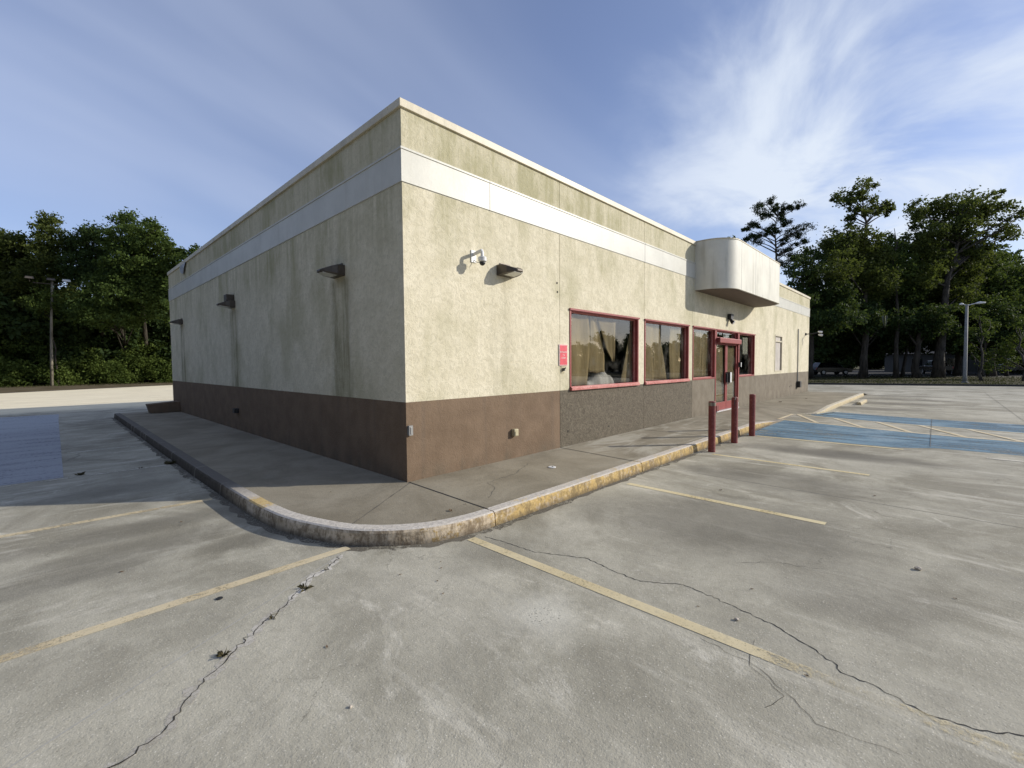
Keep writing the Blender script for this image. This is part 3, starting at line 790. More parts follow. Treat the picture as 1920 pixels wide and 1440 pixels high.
wall_light('smallest bronze wedge light, at the far end of the shaded side wall', (0, 13.24, 3.03), R(-90))

t = thing('security_camera', 'white dome camera hanging from a bent arm on the front wall', 'security camera', (1.21, 0, 3.16))
m = MB(); m.box(-.05, .05, -.015, 0, -.09, .09); m.build('wall_plate', 'white', t, bevel=.005)
m = MB(); m.tube([(0,-.015,.03),(0,-.10,.045),(0,-.19,.055),(0,-.20,.03),(0,-.20,-.03)], [.026,.026,.026,.026,.024], 10); m.build('arm', 'white', t, smooth='angle')
m = MB(); m.lathe([(.045,-.11),(.062,-.10),(.064,-.05),(.05,-.035),(.025,-.03)], (0,-.2,0), 18); m.build('housing', 'white', t, smooth='angle')
m = MB(); m.lathe([(.006,-.165),(.028,-.155),(.042,-.135),(.044,-.1105)], (0,-.2,0), 18); m.build('dome', 'black', t, smooth=True)
m = MB(); m.tube([(0,-.012,-.05),(.02,-.05,-.085),(.05,-.11,-.10)], .005, 6); m.build('cable', 'grey', t)

t = thing('flood_light', 'twin white flood light on a dark arm near the far end of the front wall', 'flood light', (23.9, 0, 2.98))
m = MB(); m.box(-.06,.06,-.05,0,-.06,.06); m.tube([(0,-.05,0),(0,-.35,.02),(.05,-.55,.06)], .025, 6); m.build('arm', 'black', t)
for dx, dz in ((.0, .09), (.12, -.06)):
    m = MB(); m.tube([(dx,-.55,dz+.02),(dx+.04,-.60,dz),(dx+.10,-.70,dz-.02)], [.03,.05,.055], 10); m.build('lamp_head', 'white', t)

t = thing('emergency_light', 'small black emergency light with a white lens above the entrance', 'emergency light', (12.36, 0, 2.98))
m = MB(); m.box(-.13,.13,-.12,0,-.02,.16); m.build('housing', 'black', t, bevel=.015)
m = MB(); m.tube([(0,-.07,-.0),(.0,-.10,-.08),(.0,-.155,-.13)], [.05,.06,.075], 12); m.build('lamp_head', 'black', t)
m = MB(); m.tube([(0,-.156,-.131),(.0,-.164,-.138)], [.065,.06], 12); m.build('lens', 'white', t)

t = thing('wall_sign', 'small red notice with white lettering and a scalloped border beside the widest window', 'sign', (3.395, 0, 1.715))
m = MB(); m.box(-.122,.122,-.018,-.0005,-.195,.195); m.build('backing', 'sign_white', t)
m = MB(); m.box(-.104,.104,-.021,-.0182,-.178,.178); 
for k in range(15):
    zz = -.182+.026*k
    for sx in (-1, 1): m.box(sx*.1125-.005, sx*.1125+.005, -.0205, -.0182, zz-.006, zz+.006)
for k in range(8):
    xx = -.091+.026*k
    for sz in (-1, 1): m.box(xx-.006, xx+.006, -.0205, -.0182, sz*.187-.005, sz*.187+.005)
m.build('face', 'sign_red', t)
for txt, zz, sz in (('ENTRANCE', .055, .043), ('TO', .0, .043), ('LOBBY', -.052, .043)):
    cu = bpy.data.curves.new('lettering', 'FONT'); cu.body = txt; cu.size = sz; cu.align_x = 'CENTER'; cu.align_y = 'CENTER'; cu.extrude = .0008
    cu.materials.append(M['sign_white'])
    tmp = bpy.data.objects.new('lettering_source', cu); COL.objects.link(tmp); bpy.context.view_layer.update()
    me = bpy.data.meshes.new_from_object(tmp.evaluated_get(bpy.context.evaluated_depsgraph_get())); bpy.data.objects.remove(tmp)
    o = bpy.data.objects.new('lettering', me); COL.objects.link(o); o.parent = t
    o.location = (0, -.0222, zz); o.rotation_euler = (R(90), 0, 0)

t = thing('wall_switch', 'broken grey switch plate under the small red notice', 'switch', (3.39, 0, 1.455))
m = MB(); m.box(-.05,.05,-.008,-.0005,-.08,.08); m.build('plate', 'pale_box', t)
m = MB(); m.box(-.02,.02,-.045,-.0082,-.035,.02); m.tube([(0,-.046,.0),(.015,-.06,.03)], .012, 6); m.build('key_switch', 'black', t)

# paper sheets and things seen through the glass
def sheet_paper(label, left, right, z_rows, y=.155, mat='paper', seed=0, cat='paper sheet', name='kraft_paper', group='kraft paper sheets taped inside the windows', amp=.012):
    """left/right: x at each of the rows z_rows (top to bottom); a hanging, slightly buckled sheet"""
    rnd = random.Random(seed); m = MB(); nx, ny = 10, 14; vs = []
    ph = [rnd.uniform(0, 6.3) for _ in range(4)]
    for jj in range(ny+1):
        tt = jj/ny*(len(z_rows)-1); i = min(int(tt), len(z_rows)-2); f_ = tt-i
        z = z_rows[i]+(z_rows[i+1]-z_rows[i])*f_; a = left[i]+(left[i+1]-left[i])*f_; b = right[i]+(right[i+1]-right[i])*f_
        for ii in range(nx+1):
            u = ii/nx
            x = a+(b-a)*u
            yy = y + amp*math.sin(6*u+ph[0]+1.5*z)+amp*.6*math.sin(13*u+ph[1])+amp*.5*math.sin(5*z+ph[2])
            vs.append((x, yy, z + (.012*math.sin(9*u+ph[3]) if jj in (0, ny) else 0)))
    m.add(vs, [(r*(nx+1)+c, r*(nx+1)+c+1, (r+1)*(nx+1)+c+1, (r+1)*(nx+1)+c) for r in range(ny) for c in range(nx)])
    o = m.build(name, mat, smooth=True); s_ = o.modifiers.new('thick', 'SOLIDIFY'); s_.thickness = .001
    return tag(o, label, cat, group)
sheet_paper('leftmost brown paper sheet in the widest window, edge torn inward', [3.66,3.66,3.66,3.66,3.66], [4.42,4.50,4.51,4.50,4.40], [2.52,2.23,1.9,1.66,1.10], seed=1)
sheet_paper('tall brown paper sheet in the widest window with its lower corner cut square', [4.55,4.54,4.52,4.52,4.51], [4.78,4.95,5.10,5.13,5.13], [2.50,2.22,1.82,1.6,1.36], y=.172, seed=2)
sheet_paper('brown paper flap in the widest window narrowing to a point', [4.80,4.95,5.10,5.36], [5.50,5.48,5.47,5.45], [2.46,2.15,1.86,1.60], y=.150, mat='paper_dark', seed=3)
sheet_paper('triangular brown paper sheet at the right of the widest window', [6.16,6.0,5.86,5.74], [6.215,6.215,6.215,6.215], [2.30,1.9,1.5,1.12], seed=4)
sheet_paper('narrow brown paper sheet at the left of the middle window', [6.63,6.63,6.63], [7.31,7.30,7.31], [2.53,1.6,1.11], seed=5)
sheet_paper('brown paper sheet in the middle window slanting in beside the dark gap', [7.36,7.34,7.36,7.35], [7.74,7.78,7.95,8.14], [2.53,2.2,1.7,1.11], y=.170, seed=6)
sheet_paper('wide brown paper sheet right of the dark gap in the middle window', [8.30,8.22,8.26], [8.94,8.95,8.96], [2.53,1.9,1.11], seed=7)
sheet_paper('brown paper sheet with a torn top corner left of the entrance doors', [9.72,9.50,9.48,9.48], [10.40,10.42,10.44,10.45], [2.52,2.25,1.7,1.13], seed=8)
sheet_paper('smooth brown paper sheet next to the entrance doors', [10.46,10.48,10.47], [11.10,11.10,11.08], [2.53,1.8,1.13], y=.175, seed=9)
sheet_paper('brown paper sheet filling the left entrance door', [11.31,11.31,11.31], [12.21,12.21,12.21], [2.16,1.2,.27], y=.10, mat='paper_dark', seed=10, amp=.006)
sheet_paper('brown paper sheet filling the right entrance door', [12.38,12.38,12.38], [13.26,13.25,13.2], [2.16,1.2,.27], y=.10, mat='paper_dark', seed=11, amp=.006)
sheet_paper('small pale notice sheet in the dark window right of the doors', [14.25,14.27], [14.82,14.83], [2.47,1.85], y=.13, mat='notice', cat='notice', name='notice_sheet', group=None, seed=12, amp=.004)
sheet_paper('scrap of pale paper above the doors', [11.31,11.31,11.32], [11.75,11.70,11.55], [2.54,2.45,2.36], y=.14, mat='notice', seed=13, name='paper_scrap', group=None)
m = MB(); nx, ny = 22, 8; vs = []                          # heap of sheeting inside the widest window
for jj in range(ny+1):
    for ii in range(nx+1):
        u, v = ii/nx, jj/ny
        hh = .10+.42*math.sin(math.pi*min(1,max(0,u)))**.6*(.55+.45*u)*(1 if u < .92 else (1-u)/.08)
        a = math.pi*v
        x = 4.55+1.2*u; rr = .12
        vs.append((x, .36 - rr*math.cos(a)*1.0+.02*math.sin(9*u+3*v), .95+hh*math.sin(a)**.7*(1+.08*math.sin(17*u+5*v))+ .04*math.sin(23*u)))
m.add(vs, [(r*(nx+1)+c, r*(nx+1)+c+1, (r+1)*(nx+1)+c+1, (r+1)*(nx+1)+c) for r in range(ny) for c in range(nx)])
tag(m.build('dust_sheet', 'cloth', smooth=True), 'crumpled pale dust sheet heaped on the ledge inside the widest window', 'dust sheet')
m = MB(); m.box(3.4, 9.2, .24, .60, .80, .95); m.box(3.4, 9.2, .56, .60, .012, .80); m.build('window_ledge', 'inside', B)

# ------------------------------------------------------------------ bollards, wheel stop and small things on the ground
def bollard(label, x, y, chip=False):
    t = thing('bollard', label, 'bollard', (x, y, Z0), random.uniform(0, 3), 'maroon pipe bollards at the kerb')
    m = MB(); m.lathe([(.066,0),(.064,.3),(.065,.955),(.055,.968),(.02,.972)], (0,0,0), 20); m.build('post', 'bollard', t, smooth='angle')
    return t
b1 = bollard('maroon bollard with a rusty flaking top, closest to the building corner', 5.50, -1.95)
m = MB(); m.lathe([(.0665,0),(.0665,.05),(.062,.075)], (0,0,.885), 20); o_ = m.build('rusty_top', 'woodpole', b1, smooth='angle')
b2 = bollard('maroon bollard with a wire loop and white tag on top', 6.80, -1.95)
b2.rotation_euler = (0, 0, 0)
m = MB(); m.tube([(-.09,-.02,.80),(-.095,-.03,.92),(-.03,-.03,.995),(.05,0,.98),(.075,.01,.93)], .006, 6); m.build('wire_loop', 'black', b2)
m = MB(); m.box(.066,.078,-.05,.03,.72,.87); m.build('tag', 'white', b2)
bollard('plain maroon bollard closest to the blue bay', 8.03, -1.95)

m = MB()
pr_ = [(-.08,0),(-.075,.06),(-.045,.115),(.045,.115),(.075,.06),(.08,0)]
n = len(pr_); m.add([(18.7,-2.80+a,Z0+.001+b) for a, b in pr_]+[(20.6,-2.80+a,Z0+.001+b) for a, b in pr_], [(i, i+1, n+i+1, n+i) for i in range(n-1)]+[tuple(reversed(range(n))), tuple(range(n, 2*n)), (0, n, 2*n-1, n-1)])
tag(m.build('wheel_stop', 'kerb'), 'concrete wheel stop lying beyond the blue bays', 'wheel stop')
m = MB(); m.lathe([(.060,0),(.060,.006),(.052,.010),(.02,.011)], (1.95,-.89,.0), 18)
o_ = m.build('drain_cap', 'white'); tag(o_, 'round white drain cap set in the front walk', 'drain cap')
m = MB(); m.lathe([(.012,0),(.012,.004),(.003,.005)], (1.95,-.90,.0112), 10); m.build('plug', 'black', o_)
def leaf_bit(x, y, z, s, mat, name, label, cat, group):
    m = MB(); a = random.uniform(0, 6.3); ca, sa = math.cos(a), math.sin(a)
    P_ = [(-1,0,.02),(-.3,.5,.25),(.5,.38,.12),(1,0,.3),(.4,-.42,.10),(-.4,-.4,.30)]
    m.add([(x+s*(p*ca-q*sa), y+s*(p*sa+q*ca), z+s*r_) for p, q, r_ in P_]+[(x, y, z+s*.05)], [(0,1,6),(1,2,6),(2,3,6),(3,4,6),(4,5,6),(5,0,6)])
    o = m.build(name, mat); sd = o.modifiers.new('t', 'SOLIDIFY'); sd.thickness = s*.08
    return tag(o, label, cat, group)
for (x, y, s) in ((-2.17,-2.44,.022),(-1.21,-2.26,.018),(-1.35,-1.95,.02),(-1.3,-2.45,.018),(-1.05,-2.1,.018),(-.98,-2.0,.015),(.32,-4.10,.02),(1.15,-5.2,.02),(3.92,-4.52,.04),(2.9,-3.0,.035),(-.2,-3.9,.018),(-.5,-4.6,.02),(-2.9,-.2,.03),(-2.3,.9,.03)):
    leaf_bit(x, y, Z0+.003, s*.62, 'litter', 'dead_leaf', 'curled brown dead leaf lying on the bare concrete', 'leaf', 'dead leaves on the concrete')
for (x, y, s) in ((-.35,-1.35,.05),(-.1,-1.3,.02),(-.62,-1.45,.02),(1.2,-.12,.025),(16.5,-.6,.12),(19.0,-1.0,.10),(-.9,.3,.02)):
    leaf_bit(x, y, .002, s*.7, 'litter', 'dead_leaf', 'curled dark dead leaf lying on the raised sidewalk', 'leaf', 'dead leaves on the sidewalk')
def pebble(x, y, s, label):
    bm = bmesh.new(); bmesh.ops.create_icosphere(bm, subdivisions=2, radius=s)
    for v in bm.verts: v.co *= random.uniform(.8, 1.2); v.co.z *= .6
    me = bpy.data.meshes.new('pebble'); bm.to_mesh(me); bm.free(); me.materials.append(M['stone'])
    o = bpy.data.objects.new('pebble', me); COL.objects.link(o); o.location = (x, y, Z0+s*.5); tag(o, label, 'pebble')
pebble(1.58, -4.99, .024, 'pale rounded stone out in the sunlit bays on the right')
pebble(-.19, -4.15, .014, 'tan stone chip lying beside the long crack')
pebble(-2.3, -3.0, .009, 'small white stone chip on the concrete left of the long crack')
m = MB(); m.lathe([(.020,0),(.024,.004),(.020,.007)], (-2.46,-1.30,Z0+.001), 14); m.lathe([(.009,0),(.009,.001)], (-2.46,-1.30,Z0+.0085), 10)
tag(m.build('washer', 'black'), 'small dark rubber ring below the near yellow line on the left', 'rubber ring')
def weed(x, y, n, h, label, mat='weed'):
    m = MB()
    for _ in range(n):
        a = random.uniform(0, 6.3); r_ = random.uniform(.3, 1)*h*1.3; b = random.uniform(0, .4)*h
        dx, dy = math.cos(a), math.sin(a); w_ = h*.09
        x0, y0 = x+dx*b, y+dy*b
        m.add([(x0-dy*w_, y0+dx*w_, Z0), (x0+dy*w_, y0-dx*w_, Z0), (x0+dx*r_*.5+dy*w_*.7, y0+dy*r_*.5-dx*w_*.7, Z0+h*random.uniform(.3,.8)), (x0+dx*r_, y0+dy*r_, Z0+h*random.uniform(.1,.9))], [(0,1,2,3)])
    return tag(m.build('weed', mat), label, 'weed', 'weeds in the cracks')
weed(-2.62,-2.07,40,.034,'flat olive weed tuft growing in the crack furthest from the kerb')
weed(-1.97,-1.62,18,.045,'spiky brown weed in the middle of the left crack')
weed(-2.28,-1.86,14,.026,'small ragged weed between two other tufts in the left crack')
weed(-1.72,-1.42,10,.02,'tiny green weed in the left crack nearest the kerb')
weed(-1.80,4.66,40,.07,'dark clump of weed at the end of a pale line in the shade')
weed(-2.93,4.74,24,.06,'low weed by the corner of the dark blue bay')
weed(-2.2,4.62,12,.03,'faint weed midway along the pale line in the shade')

# ------------------------------------------------------------------ trees
FINE, FS = 1.75, .76
class Leaves:
    """leaf faces kept as arrays and written straight into one mesh"""
    def __init__(s): s.q = []
    def build(s, name, mat, parent=None):
        v = np.concatenate(s.q).astype(np.float32) if s.q else np.zeros((0, 4, 3), np.float32); n = len(v)
        me = bpy.data.meshes.new(name)
        me.vertices.add(n*4); me.loops.add(n*4); me.polygons.add(n)
        me.vertices.foreach_set('co', v.reshape(-1)); me.loops.foreach_set('vertex_index', np.arange(n*4, dtype=np.int32))
        me.polygons.foreach_set('loop_start', np.arange(0, n*4, 4, dtype=np.int32))
        me.materials.append(M[mat]); me.update(calc_edges=True); me.validate()
        o = bpy.data.objects.new(name, me); COL.objects.link(o)
        if parent is not None: o.parent = parent
        return o
def leaf_cloud(m, blobs, size, dens, rnd, flat=1.0, needle=False):
    """blobs: (x,y,z,r). Every blob is broken into clumps, every clump into leaf faces"""
    g = np.random.default_rng(rnd.randrange(1 << 30))
    unit = lambda v: v/np.linalg.norm(v, axis=1, keepdims=True).clip(1e-6)
    for (bx, by, bz, br) in blobs:
        nc = max(4, int(9*(br/.9)**2))
        q = unit(g.normal(size=(nc, 3)))*(g.uniform(.25, 1, (nc, 1))**.6)
        c = np.array([bx, by, bz]) + q*np.array([br, br, br*flat])
        cr = min(br*.55, .55)*g.uniform(.7, 1.3, nc)
        k = np.maximum(3, (dens*FINE*g.uniform(.5, 1.35, nc)).astype(int)); idx = np.repeat(np.arange(nc), k); n = len(idx)
        p = c[idx] + g.normal(size=(n, 3))*np.array([.5, .5, .36])*cr[idx][:, None]
        sz = size*FS*g.uniform(.55, 1.35, (n, 1))
        nr = unit(g.normal(size=(n, 3))+np.array([0, 0, .5]))
        a = unit(np.cross(nr, g.normal(size=(n, 3)))); b = np.cross(nr, a)
        wd = .28 if needle else .55
        m.q.append(np.stack([p-a*sz*.5, p+b*sz*wd*.5, p+a*sz*.5, p-b*sz*wd*.5], 1))
def limb(m, a, b, ra, rb, rnd, bend=.12, n=5, sides=6):
    a, b = Vector(a), Vector(b); L_ = (b-a).length; pts, rad = [], []
    off = Vector((rnd.gauss(0,1), rnd.gauss(0,1), rnd.uniform(.2,1)))*bend*L_*.5
    for k in range(n+1):
        t_ = k/n; pts.append(a.lerp(b, t_)+off*math.sin(math.pi*t_)); rad.append(ra+(rb-ra)*t_)
    m.tube(pts, rad, sides)
def tree(name, label, cat, base, blobs, mat, size=.34, dens=26, trunk_r=.25, top=None, seed=0, group=None, flat=.85, needle=False, limbs=True, moss=None, lean=0.0):
    """blobs in world metres"""
    rnd = random.Random(seed)
    t = thing(name, label, cat, (base[0], base[1], Z0-.02), 0, group)
    loc = Vector((base[0], base[1], Z0-.02)); bl = [(b[0]-loc.x, b[1]-loc.y, b[2]-loc.z, b[3]) for b in blobs]
    bare_top = top is not None
    top = top if top else max(b[2] for b in bl)*.93
    tm = MB(); k = 9; pts, rad = [], []
    up_ = [b for b in bl if b[2] > top*.6] or bl; hi = (sum(b[0] for b in up_)/len(up_), sum(b[1] for b in up_)/len(up_))
    for i in range(k+1):
        f_ = i/k
        pts.append((hi[0]*f_**1.6+rnd.gauss(0,.10)*(1 if 0 < i < k else 0), hi[1]*f_**1.6+rnd.gauss(0,.10)*(1 if 0 < i < k else 0), top*f_)); rad.append(trunk_r*(1.25 if i == 0 else 1)*(1-.95*f_)+.012)
    tm.tube(pts, rad, 8)
    if limbs:
        for (x, y, z, r) in bl:
            zz = max(.9, min(z-.35*math.hypot(x, y)-.3, top*.97)); f_ = zz/top
            i = min(k-1, int(f_*k)); A = Vector(pts[i]).lerp(Vector(pts[i+1]), f_*k-i)
            if (Vector((x,y,z))-A).length < .4: continue
            limb(tm, A, (x, y, z), max(.03, min(trunk_r*.45*(1-.6*f_), .05+.02*(Vector((x,y,z))-A).length)), .018, rnd)
    tm.build('trunk', 'bark', t, smooth=True)
    cm = Leaves(); leaf_cloud(cm, bl, size, dens, rnd, flat, needle=needle)
    cm.build('crown', mat, t)
    if moss:
        for (x, y, z, l_) in moss:
            mm = MB()
            x -= loc.x; y -= loc.y; z -= loc.z
            for _ in range(7):
                a = rnd.uniform(0, 6.3); o_ = Vector((rnd.gauss(0,.12), rnd.gauss(0,.12), 0)); l2 = l_*rnd.uniform(.5, 1)
                mm.add([(x+o_.x-.06*math.cos(a), y+o_.y-.06*math.sin(a), z), (x+o_.x+.06*math.cos(a), y+o_.y+.06*math.sin(a), z), (x+o_.x*.6, y+o_.y*.6, z-l2)], [(0,1,2)])
            mm.build('hanging_moss', 'moss', t)
    return t

CAMX, CAMY, CAMZ = -3.3024, -5.0856, 1.55
YAW, PITCH, ROLL, FPX = .7621, -.0436, -.0079, 842.55
def basis():
    f = Vector((math.cos(YAW)*math.cos(PITCH), math.sin(YAW)*math.cos(PITCH), math.sin(PITCH)))
    r = Vector((math.sin(YAW), -math.cos(YAW), 0)); u = r.cross(f); c, s = math.cos(ROLL), math.sin(ROLL)
    return f, r*c+u*s, u*c-r*s
FW, RT, UP = basis()
CAM = Vector((CAMX, CAMY, CAMZ))
def survey(d, lst, ox, oy, k, dj=1.0, seed=0):
    """measured crown outlines (photo survey) -> metres at a true distance d, spread in depth"""
    rnd = random.Random(seed); out = []
    for (zx, zy, r) in lst:
        rr = r/k*d/FPX*1.28
        dd = d + rnd.gauss(0, 1)*dj
        p = CAM + (FW + RT*((ox+zx/k-960)/FPX) - UP*((oy+zy/k-720)/FPX))*dd
        out.append((p.x, p.y, p.z, rr))
    return out
# --- pine behind the canopy
pine = [(440,150,70),(560,120,55),(430,250,80),(560,230,70),(660,190,55),(740,210,45),(850,180,60),(950,190,40),(480,330,70),(690,290,35),(650,390,60),(740,420,60),(260,440,60),(340,450,55),(190,500,35),(560,480,55),(480,540,65),(380,590,60),(280,570,45),(200,630,60),(330,680,70),(620,520,60),(830,530,60),(930,520,70),(1030,490,65),(780,610,70),(930,610,60),(720,680,45),(1010,680,45),(860,740,55),(780,830,70),(690,800,60),(860,880,80),(720,950,80)]
pb = survey(45, pine, 1370, 360, 7.2, .5, 1)
tree('pine_tree', 'tall open pine with flat dark tufts rising behind the rounded canopy', 'pine tree', (48.0, 7.1), pb, 'pine', size=.30, dens=70, trunk_r=.26, seed=1, flat=.62, needle=True)
# --- tall broadleaf in the middle with bare limbs
mid = [(820,60,50),(720,120,65),(830,120,55),(540,210,75),(640,210,65),(430,260,45),(480,320,50),(600,280,70),(720,220,50),(800,230,70),(650,370,70),(780,350,75),(700,450,80),(570,530,50),(600,470,50),(900,400,45),(880,460,35),(1000,350,65),(1060,310,55),(1060,400,50),(1010,450,40),
       (400,700,80),(560,640,80),(620,760,130),(780,700,110),(330,800,90),(450,850,140),(750,860,140),(880,750,70),(900,850,80),(640,980,170),(840,1020,170),(460,1040,150),(760,1180,190),(560,1220,180),(900,1250,170)]
mb_ = survey(46, mid, 1500, 330, 6.26, 1.1, 2)
mo = survey(45, [(660,1560,60),(760,1620,60),(900,1500,60),(1000,1640,60),(560,1600,50)], 1500, 330, 6.26, 1.0, 5)
tree('broadleaf_tree', 'tallest broadleaf tree with a thin ragged top and one limb out to its side', 'tree', (54.6, .6), mb_, 'leafB', size=.34, dens=27, trunk_r=.32, seed=2, moss=[(x, y, z, 1.5) for x, y, z, r in mo], group='broadleaf trees beyond the lot')
# --- dark tree between pine and tall tree
dk = [(60,960,90),(160,930,90),(60,1080,110),(200,1080,120),(110,1200,120),(260,1180,130),(60,1330,140),(240,1350,150),(400,1330,150),(120,1500,150),(300,1520,160),(470,1480,150),(0,1200,90),(0,1450,120),(100,1650,150),(300,1680,160),(500,1660,150),(-60,1020,60),(-90,1130,70)]
tree('broadleaf_tree', 'dark leafy tree between the pine and the tallest tree, just past the building end', 'tree', (51.5, 4.6), survey(44, dk, 1500, 330, 6.26, 1.2, 3), 'leafC', size=.34, dens=28, trunk_r=.28, seed=3, group='broadleaf trees beyond the lot')
# --- sparse tree with a bare leader
sp = [(1000,700,55),(1110,720,55),(1030,790,55),(930,900,75),(1080,900,90),(1180,850,60),(1250,700,35),(1150,960,80),(1000,1010,110),(1200,1050,110),(1080,1150,150),(1250,1200,140),(1000,1300,150),(1150,1400,170)]
tree('broadleaf_tree', 'sparse tree with a bare pole-like leader in the gap before the big right tree', 'tree', (57.0, -1.8), survey(47, sp, 1500, 330, 6.26, .9, 4), 'leafA', size=.32, dens=24, trunk_r=.22, top=15.6, seed=4, group='broadleaf trees beyond the lot')
# --- big tree on the right
big = [(190,190,60),(150,250,50),(280,180,40),(140,330,40),(240,280,70),(180,400,60),(290,370,70),(330,240,65),(410,150,55),(430,220,75),(390,330,80),(500,220,65),(590,140,65),(600,230,85),(500,350,85),(640,300,65),(720,110,30),(770,100,25),(740,220,65),(830,190,45),(905,260,45),(940,210,35),(820,300,28),(820,400,65),(870,390,45),(700,400,35),(600,420,45),
       (200,480,80),(330,480,100),(480,480,90),(620,520,80),(250,600,110),(420,600,120),(560,620,100),(300,740,120),(460,740,120),(180,720,100),(360,860,120),(240,880,110),(480,850,90)]
tree('broadleaf_tree', 'big spreading tree with a wide ragged crown behind the street light', 'tree', (59.5, -4.9), survey(48, big, 1680, 340, 4.0, 1.4, 6), 'leafB', size=.38, dens=26, trunk_r=.45, seed=6, group='broadleaf trees beyond the lot', moss=[(x, y, z, 1.8) for x, y, z, r in survey(47, [(300,1000,40),(230,1040,40),(610,440,30),(640,430,30)], 1680, 340, 4.0, .6, 7)])
# --- rounder one right behind it
rb = [(680,560,90),(760,600,85),(640,660,110),(790,700,95),(880,720,85),(700,800,120),(860,820,110),(940,800,90),(960,930,110),(820,950,120),(680,960,110),(900,1060,110),(760,1080,110),(1010,1040,100),(1040,860,110),(1060,760,80)]
tree('broadleaf_tree', 'rounded dusty green tree at the right, shoulder lower than the big spreading tree', 'tree', (66.5, -9.0), survey(50, rb, 1680, 340, 4.0, 1.6, 8), 'leafA', size=.38, dens=26, trunk_r=.34, seed=8, group='broadleaf trees beyond the lot')
# --- low sunlit branches by the light pole and at the frame edge
lo1 = [(560,1000,45),(620,1010,45),(690,1030,40),(720,1080,35),(640,1090,55),(580,1130,45),(560,1270,40),(590,1310,30),(660,1150,40),(550,1200,40)]
tree('small_tree', 'slim young tree with bright leaves right behind the street light', 'tree', (51.6, -7.6), survey(40, lo1, 1680, 340, 4.0, .5, 9), 'leafD', size=.26, dens=22, trunk_r=.10, seed=9, group='small trees on the verge')
lo2 = [(870,1200,50),(800,1240,60),(760,1300,60),(860,1290,60),(720,1370,50),(800,1360,60),(880,1360,45),(690,1400,35),(930,1240,50),(960,1060,45),(920,1100,40)]
tree('small_tree', 'low pale-leaved tree at the right edge, branches nearly touching the verge', 'tree', (53.0, -10.1), survey(41, lo2, 1680, 340, 4.0, .6, 10), 'leafD', size=.26, dens=22, trunk_r=.11, seed=10, group='small trees on the verge')
# --- bare trunks standing in the shade under the crowns
def bare(label, px, d, h, r, seed, lean=0.0):
    rnd = random.Random(seed); p = CAM + (FW + RT*((px-960)/FPX))*d
    t = thing('shade_tree', label, 'tree', (p.x, p.y, Z0-.02), 0, 'trunks standing in shade under the crowns')
    m = MB(); pts = [(RT.x*lean*k/5+rnd.gauss(0,.05), RT.y*lean*k/5+rnd.gauss(0,.05), h*k/5) for k in range(6)]
    m.tube(pts, [r*(1.3 if k == 0 else 1)*(1-.10*k) for k in range(6)], 8)
    limb(m, pts[3], (pts[3][0]+1.2, pts[3][1]-1.0, h*.95), r*.4, .04, rnd); limb(m, pts[3], (pts[3][0]-1.0, pts[3][1]+1.0, h), r*.4, .04, rnd)
    m.build('trunk', 'bark', t, smooth=True)
    c = Leaves(); leaf_cloud(c, [(pts[5][0]+rnd.gauss(0,1), pts[5][1]+rnd.gauss(0,1), h+rnd.uniform(-.6,1.6), 1.3) for _ in range(7)], .36, 24, rnd, .8)
    c.build('crown', 'leafC', t)
bare('thin pale twin trunk nearer the dark car, tilted slightly', 1611, 46, 5.2, .13, 21, .5)
bare('thin straight trunk right beside the pale twin trunk', 1624, 47, 5.4, .12, 22, -.1)
bare('leaning dark trunk in the middle of the shade', 1690, 50, 5.6, .17, 23, .9)
bare('thick forked trunk in the shade left of the parked pickup', 1717, 46, 5.2, .33, 24, .3)
bare('thick straight trunk between the pickup and the street light', 1795, 52, 5.8, .34, 25, -.1)
bare('slanting trunk right of the street light', 1838, 48, 5.0, .22, 26, .4)
bare('short thin trunk at the far right of the shade', 1885, 49, 4.6, .15, 27, .1)

# --- left wood: trees one can tell apart
lt = [(320,175,45),(395,185,25),(300,200,30),(330,235,55),(330,300,75),(300,370,95),(370,390,85),(250,430,85),(330,480,110),(260,560,100),(400,520,85),(340,620,100),(250,680,90)]
tree('broadleaf_tree', 'narrow vine-covered tree with a tufted tip above the left light pole', 'tree', (-1.6, 62.5), survey(46, lt, 0, 360, 3.6, .9, 11), 'leafB', size=.36, dens=26, trunk_r=.22, seed=11, group='trees at the edge of the wood', flat=.9)
l0 = [(50,330,80),(0,300,50),(100,370,80),(40,440,100),(130,470,90),(-60,420,110),(60,560,120),(-60,560,130),(150,640,100),(60,700,120),(-50,700,130),(200,600,80),(-150,500,120),(-170,640,130)]
tree('broadleaf_tree', 'olive tree at the very left of the wood, half out of frame', 'tree', (-6.6, 63.0), survey(46, l0, 0, 360, 3.6, 1.2, 12), 'leafB', size=.38, dens=26, trunk_r=.28, seed=12, group='trees at the edge of the wood')
l2 = [(600,265,55),(545,300,60),(650,285,60),(680,310,40),(560,380,85),(640,370,70),(500,320,40),(520,430,90),(620,430,60),(690,390,40),(560,520,100),(650,540,90),(480,520,80)]
tree('broadleaf_tree', 'dome-topped dark tree between the narrow tree and the broad tree', 'tree', (1.6, 60.5), survey(46, l2, 0, 360, 3.6, 1.0, 13), 'leafC', size=.34, dens=30, trunk_r=.24, seed=13, group='trees at the edge of the wood')
l3 = [(850,190,60),(905,225,80),(1000,265,75),(1060,250,30),(850,320,100),(960,350,120),(1080,340,70),(1130,330,35),(800,390,75),(780,300,30),(900,430,100),(1020,430,100),(1130,420,70),(900,540,120),(1030,560,120),(790,520,90)]
tree('broadleaf_tree', 'broad many-lobed tree in the wood nearest the side of the building', 'tree', (5.2, 61.5), survey(45, l3, 0, 360, 3.6, 1.2, 14), 'leafA', size=.36, dens=28, trunk_r=.30, seed=14, group='trees at the edge of the wood')
